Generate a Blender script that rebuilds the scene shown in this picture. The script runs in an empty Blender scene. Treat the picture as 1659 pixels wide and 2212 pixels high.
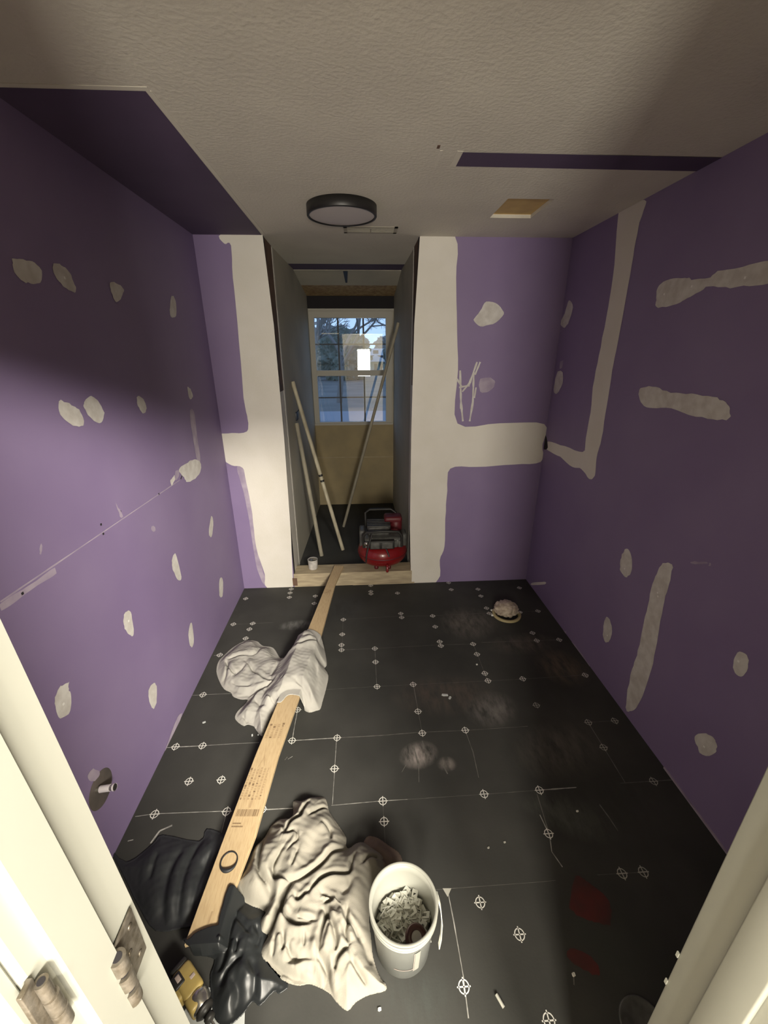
import bpy, bmesh, math, random
import numpy as np
from mathutils import Vector, Matrix, noise
random.seed(7)
PI = math.pi
scene = bpy.context.scene
col = scene.collection

# ------------------------------------------------------------------ camera
CAMZ = 1.7747
FPX = 888.92
PITCH, YAW, ROLL = -0.3689, 0.0536, -0.0045
def cam_axes():
    cy, sy, cp, sp, cr, sr = math.cos(YAW), math.sin(YAW), math.cos(PITCH), math.sin(PITCH), math.cos(ROLL), math.sin(ROLL)
    f = Vector((sy*cp, cy*cp, sp)); r0 = Vector((cy, -sy, 0)); u0 = r0.cross(f)
    return cr*r0 + sr*u0, -sr*r0 + cr*u0, f
CR, CU, CF = cam_axes()
CPOS = Vector((0, 0, CAMZ))
cd = bpy.data.cameras.new('camera'); cam = bpy.data.objects.new('camera', cd); col.objects.link(cam)
cam.matrix_world = Matrix(((CR.x, CU.x, -CF.x, 0), (CR.y, CU.y, -CF.y, 0), (CR.z, CU.z, -CF.z, CAMZ), (0, 0, 0, 1)))
cd.sensor_fit = 'VERTICAL'; cd.sensor_height = 36; cd.sensor_width = 27; cd.lens = FPX/2212*36
cd.clip_start = 0.02; cd.clip_end = 500
scene.camera = cam

# ------------------------------------------------------------------ world, lamps, exposure
w = bpy.data.worlds.new('dusk'); scene.world = w; w.use_nodes = True
wn = w.node_tree; bg = wn.nodes['Background']
tc = wn.nodes.new('ShaderNodeTexCoord'); sx = wn.nodes.new('ShaderNodeSeparateXYZ'); rp = wn.nodes.new('ShaderNodeValToRGB')
wn.links.new(tc.outputs['Generated'], sx.inputs[0]); wn.links.new(sx.outputs['Z'], rp.inputs[0]); wn.links.new(rp.outputs[0], bg.inputs[0])
rp.color_ramp.elements[0].position = 0.0; rp.color_ramp.elements[0].color = (.46, .66, .95, 1)
rp.color_ramp.elements[1].position = 0.5; rp.color_ramp.elements[1].color = (.24, .40, .76, 1)
bg.inputs[1].default_value = 1.6
scene.view_settings.view_transform = 'Standard'; scene.view_settings.look = 'None'
scene.view_settings.gamma = 1; scene.view_settings.use_curve_mapping = False
scene.view_settings.exposure = 0.0
def lamp(name, kind, loc, energy, color, size=.3, target=None, shape='DISK', size_y=None):
    ld = bpy.data.lights.new(name, kind); ld.energy = energy; ld.color = color
    if kind == 'AREA':
        ld.shape = shape; ld.size = size
        if size_y: ld.size_y = size_y
    else: ld.shadow_soft_size = size
    o = bpy.data.objects.new(name, ld); col.objects.link(o); o.location = loc
    if target is not None:
        o.rotation_euler = (Vector(target)-Vector(loc)).to_track_quat('-Z', 'Y').to_euler()
    return o
WARM = (1.0, .93, .80)
L1 = lamp('hall_strip_lamp', 'AREA', (2.6, -3.9, 3.82), 1500, WARM, 3.2, (0, .6, .8), 'RECTANGLE', .75)
L2 = lamp('hall_fill_lamp', 'AREA', (.10, -1.3, 1.55), 78, WARM, .30, (.1, 3, 1.4), 'RECTANGLE', .62)  # unseen fill panel added to brighten the piers and reflect in the pane

# ------------------------------------------------------------------ measures of the place
XL, XR, YB, H = -.9775, 1.3462, 2.9441, 2.44
YN = .335          # room face of the door wall
OXL, OXR = -.5715, .3863
YE = 4.75; AFZ = .05
def ray(px, py): return CF + CR*((px-829.5)/FPX) - CU*((py-1106)/FPX)
def on(ax, v, px, py):
    d = ray(px, py); i = 'xyz'.index(ax); return CPOS + d*((v-CPOS[i])/d[i])
def fl(px, py, z=0.0): return on('z', z, px, py)

# ------------------------------------------------------------------ materials
def mat(name, color, rough=.6, metal=0, noise_scale=None, color2=None, bump=None, bump_scale=200, nf=(.35, .65), spec=None, transmission=0, detail=3, stretch=None, coat=0):
    m = bpy.data.materials.new(name); m.use_nodes = True
    nt = m.node_tree; b = nt.nodes['Principled BSDF']
    b.inputs['Base Color'].default_value = (*color, 1); b.inputs['Roughness'].default_value = rough; b.inputs['Metallic'].default_value = metal
    if spec is not None: b.inputs['Specular IOR Level'].default_value = spec
    if transmission: b.inputs['Transmission Weight'].default_value = transmission
    if coat: b.inputs['Coat Weight'].default_value = coat
    t = nt.nodes.new('ShaderNodeTexCoord'); src = t.outputs['Object']
    if stretch:
        mp = nt.nodes.new('ShaderNodeMapping'); mp.inputs['Scale'].default_value = stretch; nt.links.new(src, mp.inputs[0]); src = mp.outputs[0]
    if color2 is not None:
        n = nt.nodes.new('ShaderNodeTexNoise'); n.inputs['Scale'].default_value = noise_scale; n.inputs['Detail'].default_value = detail
        nt.links.new(src, n.inputs['Vector'])
        r = nt.nodes.new('ShaderNodeValToRGB'); r.color_ramp.elements[0].position = nf[0]; r.color_ramp.elements[1].position = nf[1]
        r.color_ramp.elements[0].color = (*color, 1); r.color_ramp.elements[1].color = (*color2, 1)
        nt.links.new(n.outputs['Fac'], r.inputs[0]); nt.links.new(r.outputs[0], b.inputs['Base Color'])
    if bump:
        n2 = nt.nodes.new('ShaderNodeTexNoise'); n2.inputs['Scale'].default_value = bump_scale; n2.inputs['Detail'].default_value = 4
        nt.links.new(src, n2.inputs['Vector'])
        bp = nt.nodes.new('ShaderNodeBump'); bp.inputs['Strength'].default_value = bump; bp.inputs['Distance'].default_value = .004
        nt.links.new(n2.outputs['Fac'], bp.inputs['Height']); nt.links.new(bp.outputs[0], b.inputs['Normal'])
    return m
def emis(name, color, s):
    m = bpy.data.materials.new(name); m.use_nodes = True; b = m.node_tree.nodes['Principled BSDF']
    b.inputs['Base Color'].default_value = (*color, 1); b.inputs['Emission Color'].default_value = (*color, 1); b.inputs['Emission Strength'].default_value = s
    return m
M = {}
M['purple'] = mat('purple_drywall', (.205, .150, .285), .62, noise_scale=2.2, color2=(.235, .178, .315), bump=.05, bump_scale=60, nf=(.3, .7))
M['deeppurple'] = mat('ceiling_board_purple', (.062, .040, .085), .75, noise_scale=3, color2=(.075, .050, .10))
M['mud'] = mat('joint_compound', (.52, .49, .46), .75, noise_scale=22, color2=(.64, .62, .59), bump=.25, bump_scale=60)
M['mudthin'] = mat('thin_compound', (.30, .245, .34), .75, noise_scale=14, color2=(.40, .34, .42), bump=.2, bump_scale=60)
M['primer'] = mat('white_primer', (.66, .63, .56), .6, noise_scale=5, color2=(.70, .67, .61), bump=.15, bump_scale=90)
M['screw'] = mat('screw_spot', (.78, .77, .74), .5)
M['dark'] = mat('dark_gap', (.012, .010, .012), .9)
M['ceil'] = mat('ceiling_paint', (.55, .52, .45), .85, noise_scale=3, color2=(.60, .57, .49), bump=.55, bump_scale=75)
M['ceilrim'] = mat('ceiling_compound', (.60, .57, .49), .85)
M['trim'] = mat('trim_paint', (.30, .30, .262), .5, noise_scale=3, color2=(.28, .28, .245), bump=.03, bump_scale=30)
M['stud'] = mat('stud_wood', (.15, .085, .055), .8, noise_scale=8, color2=(.07, .04, .028), bump=.3, bump_scale=60)
M['alcove'] = mat('bare_drywall', (.40, .37, .30), .8, noise_scale=3, color2=(.34, .32, .265), bump=.15, bump_scale=60)
M['endwall'] = mat('tan_drywall', (.34, .27, .15), .85, noise_scale=4, color2=(.27, .22, .13), bump=.15, bump_scale=40)
M['osb'] = mat('header_wood', (.22, .13, .055), .55, noise_scale=30, color2=(.36, .26, .13), bump=.5, bump_scale=90, stretch=(1, 1, .25))
M['hatchwood'] = mat('hatch_board', (.52, .36, .14), .7, noise_scale=12, color2=(.44, .30, .12))
M['pine'] = mat('pine_board', (.50, .375, .215), .6, noise_scale=26, color2=(.41, .29, .155), bump=.12, bump_scale=70, nf=(.42, .75), stretch=(9, .9, 9), detail=5)
M['pineplate'] = mat('sill_plate', (.46, .38, .25), .75, noise_scale=14, color2=(.33, .27, .18), bump=.3, bump_scale=50, stretch=(.6, 4, 4))
M['ink'] = mat('stamp_ink', (.20, .13, .07), .7)
M['ink2'] = mat('stamp_ink_faded', (.38, .27, .15), .7)
M['canvas'] = mat('canvas_cloth', (.245, .23, .19), .92, noise_scale=9, color2=(.285, .265, .22), bump=.2, bump_scale=420)
M['towel'] = mat('towel_cloth', (.34, .33, .30), .95, noise_scale=10, color2=(.40, .385, .35), bump=.25, bump_scale=380)
M['shaded_cloth'] = mat('canvas_in_shade', (.16, .12, .095), .9, bump=.3, bump_scale=200)  # drop cloth behind the bucket, with its shade put into the colour
M['bag'] = mat('black_plastic', (.018, .020, .021), .40, spec=.4, bump=.3, bump_scale=14, stretch=(2.2, .8, 1))
M['bagdull'] = mat('dull_black_plastic', (.020, .022, .024), .6, bump=.4, bump_scale=10, stretch=(2.5, .8, 1))
M['black'] = mat('black_metal', (.012, .011, .011), .45)
M['diff'] = mat('lamp_diffuser', (.46, .42, .40), .5)
M['white'] = mat('white_plastic', (.33, .33, .29), .38)
M['whiteclip'] = mat('clip_plastic', (.42, .42, .37), .45, noise_scale=20, color2=(.50, .50, .45))
M['milky'] = mat('milky_plastic', (.20, .205, .19), .35, noise_scale=9, color2=(.16, .165, .155))
M['tape'] = mat('tape_brown', (.07, .026, .022), .35)
M['tapewhite'] = mat('tape_core', (.55, .53, .50), .6)
M['yellow'] = mat('tool_yellow', (.42, .31, .10), .42, noise_scale=30, color2=(.36, .27, .09))
M['toolblack'] = mat('tool_black', (.02, .019, .017), .5)
M['steel'] = mat('steel', (.50, .48, .44), .25, metal=.9)
M['nickel'] = mat('worn_nickel', (.25, .225, .19), .45, metal=.75, noise_scale=90, color2=(.14, .12, .09), bump=.25, bump_scale=120)
M['red'] = mat('red_paint', (.20, .008, .010), .32, coat=.3)
M['reddark'] = mat('dark_red_plastic', (.11, .010, .014), .5)
M['shroud'] = mat('grey_shroud', (.11, .11, .10), .5, noise_scale=30, color2=(.06, .06, .055))
M['labelw'] = mat('pale_label', (.42, .34, .30), .6)
M['paper'] = mat('white_paper', (.50, .52, .51), .7)
M['foil'] = mat('can_white', (.62, .60, .57), .5, noise_scale=30, color2=(.42, .40, .38), bump=.4, bump_scale=60)
M['flange'] = mat('flange_yellow', (.44, .37, .20), .5)
M['crumple'] = mat('crumpled_plastic', (.58, .50, .40), .5, noise_scale=30, color2=(.36, .29, .22))
M['pipe'] = mat('pipe_brown', (.12, .10, .09), .55, noise_scale=14, color2=(.08, .07, .065))
M['wrap'] = mat('pipe_wrap', (.70, .66, .68), .5)
M['pole'] = mat('painted_pole', (.52, .48, .36), .6, noise_scale=14, color2=(.36, .32, .23), stretch=(2, 2, .6))
M['poledim'] = mat('grey_wood_pole', (.32, .29, .22), .7, noise_scale=14, color2=(.24, .22, .17), stretch=(2, 2, .6))
M['vinyl'] = mat('window_vinyl', (.36, .34, .29), .5)
M['muntin'] = mat('shaded_muntin', (.10, .10, .095), .6)  # window vinyl seen backlit, that darkness put into the colour
M['navy'] = mat('navy_plastic', (.010, .016, .035), .5)
M['mark'] = mat('printed_white', (.72, .71, .66), .7, noise_scale=60, color2=(.82, .81, .76))
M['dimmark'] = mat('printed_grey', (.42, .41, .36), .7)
M['chalk'] = mat('seam_dust', (.22, .215, .20), .8, noise_scale=40, color2=(.46, .45, .42), nf=(.35, .7))
M['chalkdim'] = mat('faint_seam_dust', (.10, .095, .085), .8, noise_scale=30, color2=(.17, .16, .145))
M['hallwall'] = mat('hall_paint', (.36, .34, .28), .6)
M['hallfloor'] = mat('hall_floor', (.20, .17, .13), .5, noise_scale=6, color2=(.15, .12, .09))
M['halldark'] = mat('hall_dark_panel', (.20, .17, .14), .6)

def floor_material():
    m = bpy.data.materials.new('black_membrane'); m.use_nodes = True; nt = m.node_tree; b = nt.nodes['Principled BSDF']
    N = nt.nodes.new; Lk = nt.links.new
    t = N('ShaderNodeTexCoord'); base = (.040, .040, .0365, 1)
    n = N('ShaderNodeTexNoise'); n.inputs['Scale'].default_value = 3.0; n.inputs['Detail'].default_value = 5; Lk(t.outputs['Object'], n.inputs['Vector'])
    r = N('ShaderNodeValToRGB'); r.color_ramp.elements[0].position = .38; r.color_ramp.elements[0].color = base
    r.color_ramp.elements[1].position = .72; r.color_ramp.elements[1].color = (.058, .057, .052, 1); Lk(n.outputs['Fac'], r.inputs[0])
    cur = r.outputs[0]
    n2 = N('ShaderNodeTexNoise'); n2.inputs['Scale'].default_value = 26; n2.inputs['Detail'].default_value = 6; n2.inputs['Roughness'].default_value = .65
    mp = N('ShaderNodeMapping'); mp.inputs['Rotation'].default_value = (0, 0, .7); mp.inputs['Scale'].default_value = (1.0, .35, 1)
    Lk(t.outputs['Object'], mp.inputs[0]); Lk(mp.outputs[0], n2.inputs['Vector'])
    # dusty patches where they lie on the membrane: centre, radii, turn, colour, strength
    blobs = [(*fl(905, 1630)[:2], .10, .075, .3, (.34, .30, .28), .95), (*fl(965, 1650)[:2], .05, .04, 0, (.26, .23, .21), .8),
             (*fl(1060, 1530)[:2], .16, .13, .2, (.18, .165, .155), .8), (*fl(960, 1500)[:2], .32, .16, 0, (.085, .070, .060), .95),
             (*fl(1010, 1345)[:2], .22, .20, .1, (.15, .135, .12), .8), (*fl(1130, 1390)[:2], .26, .11, .1, (.12, .105, .09), .8),
             (*fl(1215, 1440)[:2], .17, .17, 0, (.14, .11, .08), .8), (*fl(1210, 1620)[:2], .26, .17, .2, (.12, .11, .095), .8),
             (*fl(740, 1310)[:2], .20, .25, 0, (.055, .055, .055), .5), (*fl(640, 1350)[:2], .14, .06, .1, (.20, .20, .19), .7),
             (*fl(1230, 1760)[:2], .20, .10, -.4, (.10, .105, .09), .8), (*fl(1300, 1700)[:2], .35, .25, 0, (.035, .035, .03), .5),
             (*fl(1330, 2050)[:2], .20, .14, -.6, (.040, .046, .038), .5), (*fl(900, 2160)[:2], .14, .08, 0, (.055, .06, .055), .6)]
    for (x, y, rx, ry, a, c, s) in blobs:
        mp = N('ShaderNodeMapping'); mp.vector_type = 'TEXTURE'; mp.inputs['Location'].default_value = (x, y, 0); mp.inputs['Rotation'].default_value = (0, 0, a); mp.inputs['Scale'].default_value = (rx, ry, 1)
        Lk(t.outputs['Object'], mp.inputs[0])
        g = N('ShaderNodeVectorMath'); g.operation = 'LENGTH'; Lk(mp.outputs[0], g.inputs[0])
        mr = N('ShaderNodeMapRange'); mr.inputs['From Min'].default_value = 1; mr.inputs['From Max'].default_value = .35; mr.inputs['To Max'].default_value = s; Lk(g.outputs['Value'], mr.inputs['Value'])
        mul = N('ShaderNodeMath'); mul.operation = 'MULTIPLY'; Lk(mr.outputs[0], mul.inputs[0])
        rr = N('ShaderNodeMapRange'); rr.inputs['From Min'].default_value = .35; rr.inputs['From Max'].default_value = .62; Lk(n2.outputs['Fac'], rr.inputs['Value']); Lk(rr.outputs[0], mul.inputs[1])
        mx = N('ShaderNodeMix'); mx.data_type = 'RGBA'; Lk(mul.outputs[0], mx.inputs['Factor']); Lk(cur, mx.inputs['A']); mx.inputs['B'].default_value = (*c, 1)
        cur = mx.outputs['Result']
    Lk(cur, b.inputs['Base Color']); b.inputs['Roughness'].default_value = .75; b.inputs['Specular IOR Level'].default_value = .22
    n3 = N('ShaderNodeTexNoise'); n3.inputs['Scale'].default_value = 120; Lk(t.outputs['Object'], n3.inputs['Vector'])
    bp = N('ShaderNodeBump'); bp.inputs['Strength'].default_value = .15; bp.inputs['Distance'].default_value = .002; Lk(n3.outputs['Fac'], bp.inputs['Height']); Lk(bp.outputs[0], b.inputs['Normal'])
    return m
M['floor'] = floor_material()
M['stain'] = mat('red_stain', (.085, .014, .011), .7, noise_scale=9, color2=(.035, .016, .013), nf=(.4, .7), detail=6)
def glass_mat():
    m = bpy.data.materials.new('pane_glass'); m.use_nodes = True; nt = m.node_tree
    for n in list(nt.nodes):
        if n.type != 'OUTPUT_MATERIAL': nt.nodes.remove(n)
    out = nt.nodes['Material Output']; mx = nt.nodes.new('ShaderNodeMixShader'); tr = nt.nodes.new('ShaderNodeBsdfTransparent'); gl = nt.nodes.new('ShaderNodeBsdfGlossy')
    gl.inputs['Roughness'].default_value = 0.0; mx.inputs[0].default_value = .24; tr.inputs[0].default_value = (.9, .95, 1, 1)
    nt.links.new(tr.outputs[0], mx.inputs[1]); nt.links.new(gl.outputs[0], mx.inputs[2]); nt.links.new(mx.outputs[0], out.inputs[0])
    return m
M['glass'] = glass_mat()

# ------------------------------------------------------------------ mesh collector
class MB:
    def __init__(s): s.v = []; s.f = []; s.mi = []; s.mats = []; s.sm = []
    def slot(s, m):
        if m not in s.mats: s.mats.append(m)
        return s.mats.index(m)
    def add(s, vs, fs, m, smooth=False):
        b = len(s.v); k = s.slot(m); s.v += [tuple(p) for p in vs]
        for f in fs: s.f.append(tuple(b+i for i in f)); s.mi.append(k); s.sm.append(smooth)
        return s
    def box(s, a, b, m, T=None):
        x0, y0, z0 = a; x1, y1, z1 = b
        vs = [(x, y, z) for z in (z0, z1) for y in (y0, y1) for x in (x0, x1)]
        if T is not None: vs = [T @ Vector(v) for v in vs]
        return s.add(vs, [(0, 2, 3, 1), (4, 5, 7, 6), (0, 1, 5, 4), (1, 3, 7, 5), (3, 2, 6, 7), (2, 0, 4, 6)], m)
    def rbox(s, a, b, m, r=.004, T=None, seg=2):
        bm = bmesh.new(); bmesh.ops.create_cube(bm, size=1)
        for v in bm.verts: v.co = Vector([(a[i]+b[i])/2 + v.co[i]*(b[i]-a[i]) for i in range(3)])
        bmesh.ops.bevel(bm, geom=bm.edges[:], offset=r, segments=seg, profile=.5, affect='EDGES')
        bm.verts.index_update()
        vs = [(T @ v.co) if T is not None else v.co.copy() for v in bm.verts]
        s.add(vs, [[v.index for v in f.verts] for f in bm.faces], m, True); bm.free(); return s
    def quad(s, p, m): return s.add(p, [tuple(range(len(p)))], m)
    def tube(s, pts, r, m, n=10, caps=True, smooth=True):
        pts = [Vector(p) for p in pts]; rs = r if isinstance(r, (list, tuple)) else [r]*len(pts); vs = []; prev = None
        for i, p in enumerate(pts):
            t = (pts[min(i+1, len(pts)-1)] - pts[max(i-1, 0)]).normalized()
            if prev is None: a = t.orthogonal().normalized()
            else: a = (prev - t*prev.dot(t)).normalized()
            prev = a; b = t.cross(a)
            vs += [p + (a*math.cos(2*PI*k/n) + b*math.sin(2*PI*k/n))*rs[i] for k in range(n)]
        fs = [(i*n+k, i*n+(k+1) % n, (i+1)*n+(k+1) % n, (i+1)*n+k) for i in range(len(pts)-1) for k in range(n)]
        s.add(vs, fs, m, smooth)
        if caps: s.add(vs[:n], [tuple(reversed(range(n)))], m); s.add(vs[-n:], [tuple(range(n))], m)
        return s
    def lathe(s, prof, m, n=40, T=None, closed=False):
        vs = [(r*math.cos(2*PI*k/n), r*math.sin(2*PI*k/n), z) for r, z in prof for k in range(n)]
        if T is not None: vs = [T @ Vector(v) for v in vs]
        L = len(prof); fs = [(i*n+k, i*n+(k+1) % n, ((i+1) % L)*n+(k+1) % n, ((i+1) % L)*n+k) for i in range(L if closed else L-1) for k in range(n)]
        return s.add(vs, fs, m, True)
    def disc(s, c, r, m, n=40, T=None, z=0):
        vs = [(r*math.cos(2*PI*k/n), r*math.sin(2*PI*k/n), z) for k in range(n)]
        vs = [(T @ Vector(v)) if T is not None else Vector(v)+Vector(c) for v in vs]
        return s.add(vs, [tuple(range(n))], m)
    def build(s, name, parent=None, label=None, cat=None, group=None, kind=None):
        me = bpy.data.meshes.new(name)
        V = np.array(s.v, dtype=float)
        if parent is not None:
            o0 = root_of(parent); off = np.array(o0.location)
        else:
            off = np.array([(V[:, 0].min()+V[:, 0].max())/2, (V[:, 1].min()+V[:, 1].max())/2, V[:, 2].min()])
            if kind == 'structure': off = np.zeros(3)
        me.from_pydata((V-off).tolist(), [], s.f)
        for m in s.mats: me.materials.append(M[m])
        for p, k, q in zip(me.polygons, s.mi, s.sm): p.material_index = k; p.use_smooth = q
        me.update(); bm = bmesh.new(); bm.from_mesh(me)
        ng = [f for f in bm.faces if len(f.verts) > 4]
        if ng: bmesh.ops.triangulate(bm, faces=ng)
        bm.to_mesh(me); bm.free()
        o = bpy.data.objects.new(name, me); col.objects.link(o)
        if parent is not None: o.parent = parent
        else: o.location = off
        if label and parent is None: tag(o, label, cat, group)
        elif label: o['label'] = label
        if kind: o['kind'] = kind
        return o
def root_of(o):
    while o.parent: o = o.parent
    return o
def tag(o, label, cat, group=None):
    o['label'] = label; o['category'] = cat
    if group: o['group'] = group
def thing(name, loc, label, cat, group=None):
    o = bpy.data.objects.new(name, None); col.objects.link(o); o.location = loc; o.empty_display_size = .05
    tag(o, label, cat, group); return o
def auto_smooth(o, ang=.6):
    me = o.data; bm = bmesh.new(); bm.from_mesh(me); bmesh.ops.remove_doubles(bm, verts=bm.verts, dist=1e-5)
    for e in bm.edges:
        if len(e.link_faces) == 2 and e.calc_face_angle(0) > ang: e.smooth = False
    bmesh.ops.recalc_face_normals(bm, faces=bm.faces)
    bm.to_mesh(me); bm.free()

# a coat (compound, primer) spread on a wall: outline traced on that wall's plane, then roughened
def crop(o, s, pts): return [(o[0]+x*s, o[1]+y*s) for x, y in pts]
COATS = [0]
def layer(off):
    COATS[0] += 1; return off*(1+.11*(COATS[0] % 9))
def spread(mb, ax, v, pts, m, off, rough=.004, sub=4, straight=False):
    off = layer(off)
    P = [on(ax, v, *p) for p in pts]; n = len(P); out = []
    nrm = {'x': Vector((1, 0, 0)), 'y': Vector((0, -1, 0)), 'z': Vector((0, 0, 1))}[ax]
    for i in range(n):
        a, b, c, d = P[i-1], P[i], P[(i+1) % n], P[(i+2) % n]
        k = 1 if straight else sub
        for j in range(k):
            t = j/k
            q = b.lerp(c, t) if straight else .5*((2*b)+(-a+c)*t+(2*a-5*b+4*c-d)*t*t+(-a+3*b-3*c+d)*t**3)
            q = Vector(q) + Vector((noise.noise(q*85), noise.noise(q*85+Vector((9, 0, 0))), noise.noise(q*85+Vector((0, 9, 0)))))*rough
            q['xyz'.index(ax)] = v + off
            out.append(q)
    mb.quad(out, m)

# ------------------------------------------------------------------ room shell
# floor: one black membrane with its printed targets and dusty seams
fb = MB(); fb.box((XL-.1, .215, -.05), (XR+.1, YB+.14, 0), 'floor')
marks = crop((240, 1240), .3978, [(731,134),(968,127),(972,103),(978,82),(1109,120),(1103,160),(664,273),(769,269),(751,300),(731,350),(590,440),(499,656),(350,938),(496,933),(423,1126),(598,1118),(983,905),(1227,890),(1213,1058),(1012,738),(1261,248),(1255,328),(1251,386),(1251,413),(1432,405),(1436,478),(1444,612),(1573,215),(1578,236),(1410,63),(1410,95),(1411,108),(1555,104),(1640,600)])
marks += crop((800, 1240), .4219, [(319,215),(332,270),(355,347),(361,368),(526,359),(546,411),(586,509),(602,547),(780,537),(850,672),(244,704),(266,815),(486,800),(401,45),(414,80),(551,78),(566,113),(595,175),(609,202),(763,71),(766,196),(858,190),(830,302),(852,341),(967,337),(1100,518),(1116,760),(1251,752),(1194,888),(582,1127),(866,1107),(64,1163),(1450,1062)])
marks += crop((900, 1650), .4575, [(623,330),(300,655),(486,806),(970,518),(1070,511),(223,1053),(625,1213)])
marks += crop((380, 1650), .3617, [(303,285),(515,273),(1243,345)]) + [(334, 1759)]
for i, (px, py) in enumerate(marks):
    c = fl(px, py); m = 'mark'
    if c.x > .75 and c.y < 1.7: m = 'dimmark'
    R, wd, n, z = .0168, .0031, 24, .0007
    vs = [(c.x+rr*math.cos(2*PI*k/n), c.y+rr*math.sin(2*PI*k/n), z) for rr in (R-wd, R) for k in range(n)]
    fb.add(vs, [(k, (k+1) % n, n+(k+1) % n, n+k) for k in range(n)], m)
    for a in (0, PI/2):
        dx, dy = math.cos(a)*(R+.004), math.sin(a)*(R+.004); ex, ey = -math.sin(a)*.0018, math.cos(a)*.0018
        fb.quad([(c.x-dx-ex, c.y-dy-ey, z), (c.x+dx-ex, c.y+dy-ey, z), (c.x+dx+ex, c.y+dy+ey, z), (c.x-dx+ex, c.y-dy+ey, z)], m)
def seam(pts, wd, m):
    P = []
    for i in range(len(pts)-1):
        a, b = fl(*pts[i]), fl(*pts[i+1]); k = max(2, int((b-a).length/.03))
        P += [a.lerp(b, j/k) for j in range(k)]
    P.append(fl(*pts[-1]))
    for i in range(len(P)-1):
        d = (P[i+1]-P[i]).normalized(); s = Vector((-d.y, d.x, 0))
        w0 = wd*(.5+.9*abs(noise.noise(P[i]*17))); w1 = wd*(.5+.9*abs(noise.noise(P[i+1]*17)))
        fb.quad([P[i]-s*w0+Vector((0, 0, .0004)), P[i+1]-s*w1+Vector((0, 0, .0004)), P[i+1]+s*w1+Vector((0, 0, .0004)), P[i]+s*w0+Vector((0, 0, .0004))], m)
for pts, wd, m in [([(292,1764),(334,1758),(490,1752)], .0016, 'chalk'), ([(575,1749),(632,1746)], .003, 'chalk'), ([(716,1740),(760,1736),(827,1730),(880,1727)], .0017, 'chalk'),
                   ([(880,1727),(1045,1716),(1165,1707)], .001, 'chalkdim'), ([(1165,1707),(1245,1701)], .003, 'chalk'), ([(1340,1692),(1465,1684)], .0018, 'chalkdim'),
                   ([(360,1615),(437,1611)], .0022, 'chalk'), ([(437,1611),(500,1607),(560,1604)], .0011, 'chalk'), ([(631,1600),(727,1594)], .003, 'chalk'), ([(727,1594),(820,1589),(905,1582)], .0026, 'chalkdim'),
                   ([(905,1582),(1005,1578),(1140,1569)], .0015, 'chalkdim'), ([(1260,1561),(1328,1557)], .001, 'chalkdim'),
                   ([(415,1502),(438,1501),(500,1498)], .0013, 'chalk'), ([(700,1490),(813,1483),(893,1479)], .0008, 'chalkdim'), ([(1053,1471),(1130,1467),(1265,1458)], .0010, 'chalkdim'), ([(893,1479),(1053,1471)], .0008, 'chalkdim'),
                   ([(462,1416),(476,1415)], .002, 'chalk'), ([(737,1404),(809,1401),(950,1393),(1022,1391)], .0012, 'chalkdim'), ([(1040,1388),(1160,1384),(1210,1382)], .002, 'chalkdim'),
                   ([(500,1349),(545,1347),(590,1345)], .0012, 'chalkdim'), ([(741,1338),(866,1331),(935,1330),(1060,1324)], .0010, 'chalkdim'), ([(1125,1322),(1165,1320)], .0012, 'chalkdim'),
                   ([(727,1594),(723,1662),(718,1738)], .0013, 'chalk'), ([(644,1528),(636,1570),(631,1600)], .0018, 'chalk'), ([(810,1401),(811,1430),(814,1483)], .0016, 'chalkdim'), ([(893,1479),(903,1535)], .0022, 'chalkdim'), ([(903,1535),(912,1583)], .001, 'chalkdim'),
                   ([(1022,1391),(1031,1413),(1047,1455),(1053,1470)], .0013, 'chalkdim'), ([(1270,1560),(1303,1613),(1350,1690)], .0026, 'chalkdim'), ([(1160,1715),(1187,1804)], .0026, 'chalkdim'), ([(1166,1760),(1187,1804),(1192,1840),(1215,1873)], .0026, 'chalk'),
                   ([(966,1919),(980,1990),(1001,2110),(1012,2200)], .0022, 'chalk'), ([(827,1730),(829,1775),(833,1830)], .001, 'chalkdim'), ([(1005,1578),(1022,1625),(1034,1680)], .002, 'chalkdim'), ([(940,1922),(1170,1905),(1200,1902)], .0009, 'chalkdim'), ([(1290,1890),(1395,1884)], .0008, 'chalkdim'),
                   ([(490,1752),(478,1800)], .0011, 'chalk'), ([(682,1288),(679,1304),(673,1330)], .0013, 'chalkdim'), ([(741,1338),(739,1404)], .0008, 'chalkdim'),
                   ([(325,1822),(345,1795),(372,1783)], .0036, 'chalk'), ([(276,1817),(288,1814)], .003, 'chalk'), ([(1295,1738),(1315,1765),(1335,1795)], .003, 'chalkdim'), ([(622,1640),(632,1634)], .002, 'chalk'), ([(615,1642),(621,1635)], .002, 'chalkdim'),
                   ([(1239,2105),(1240,2128)], .002, 'chalkdim'), ([(868,1668),(884,1640)], .0015, 'chalkdim'), ([(904,1640),(905,1690)], .0015, 'chalkdim'), ([(958,1655),(967,1672)], .004, 'chalkdim'), ([(893,1610),(903,1650)], .005, 'chalkdim'), ([(912,1600),(925,1640)], .003, 'chalkdim')]:
    seam(pts, wd, m)
fb.quad([fl(956, 1919)+Vector((0, 0, .0008)), fl(975, 1919)+Vector((0, 0, .0008)), fl(967, 1938)+Vector((0, 0, .0008))], 'dimmark')
spread(fb, 'z', 0, [(1243,1893),(1262,1900),(1315,1945),(1320,1975),(1318,1998),(1285,1992),(1262,1985),(1233,1965),(1230,1950)], 'stain', .0005, .006)
spread(fb, 'z', 0, [(1228,2050),(1248,2050),(1285,2075),(1293,2100),(1290,2108),(1262,2095),(1228,2070)], 'stain', .0005, .006)
fb.build('floor', kind='structure')

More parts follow.
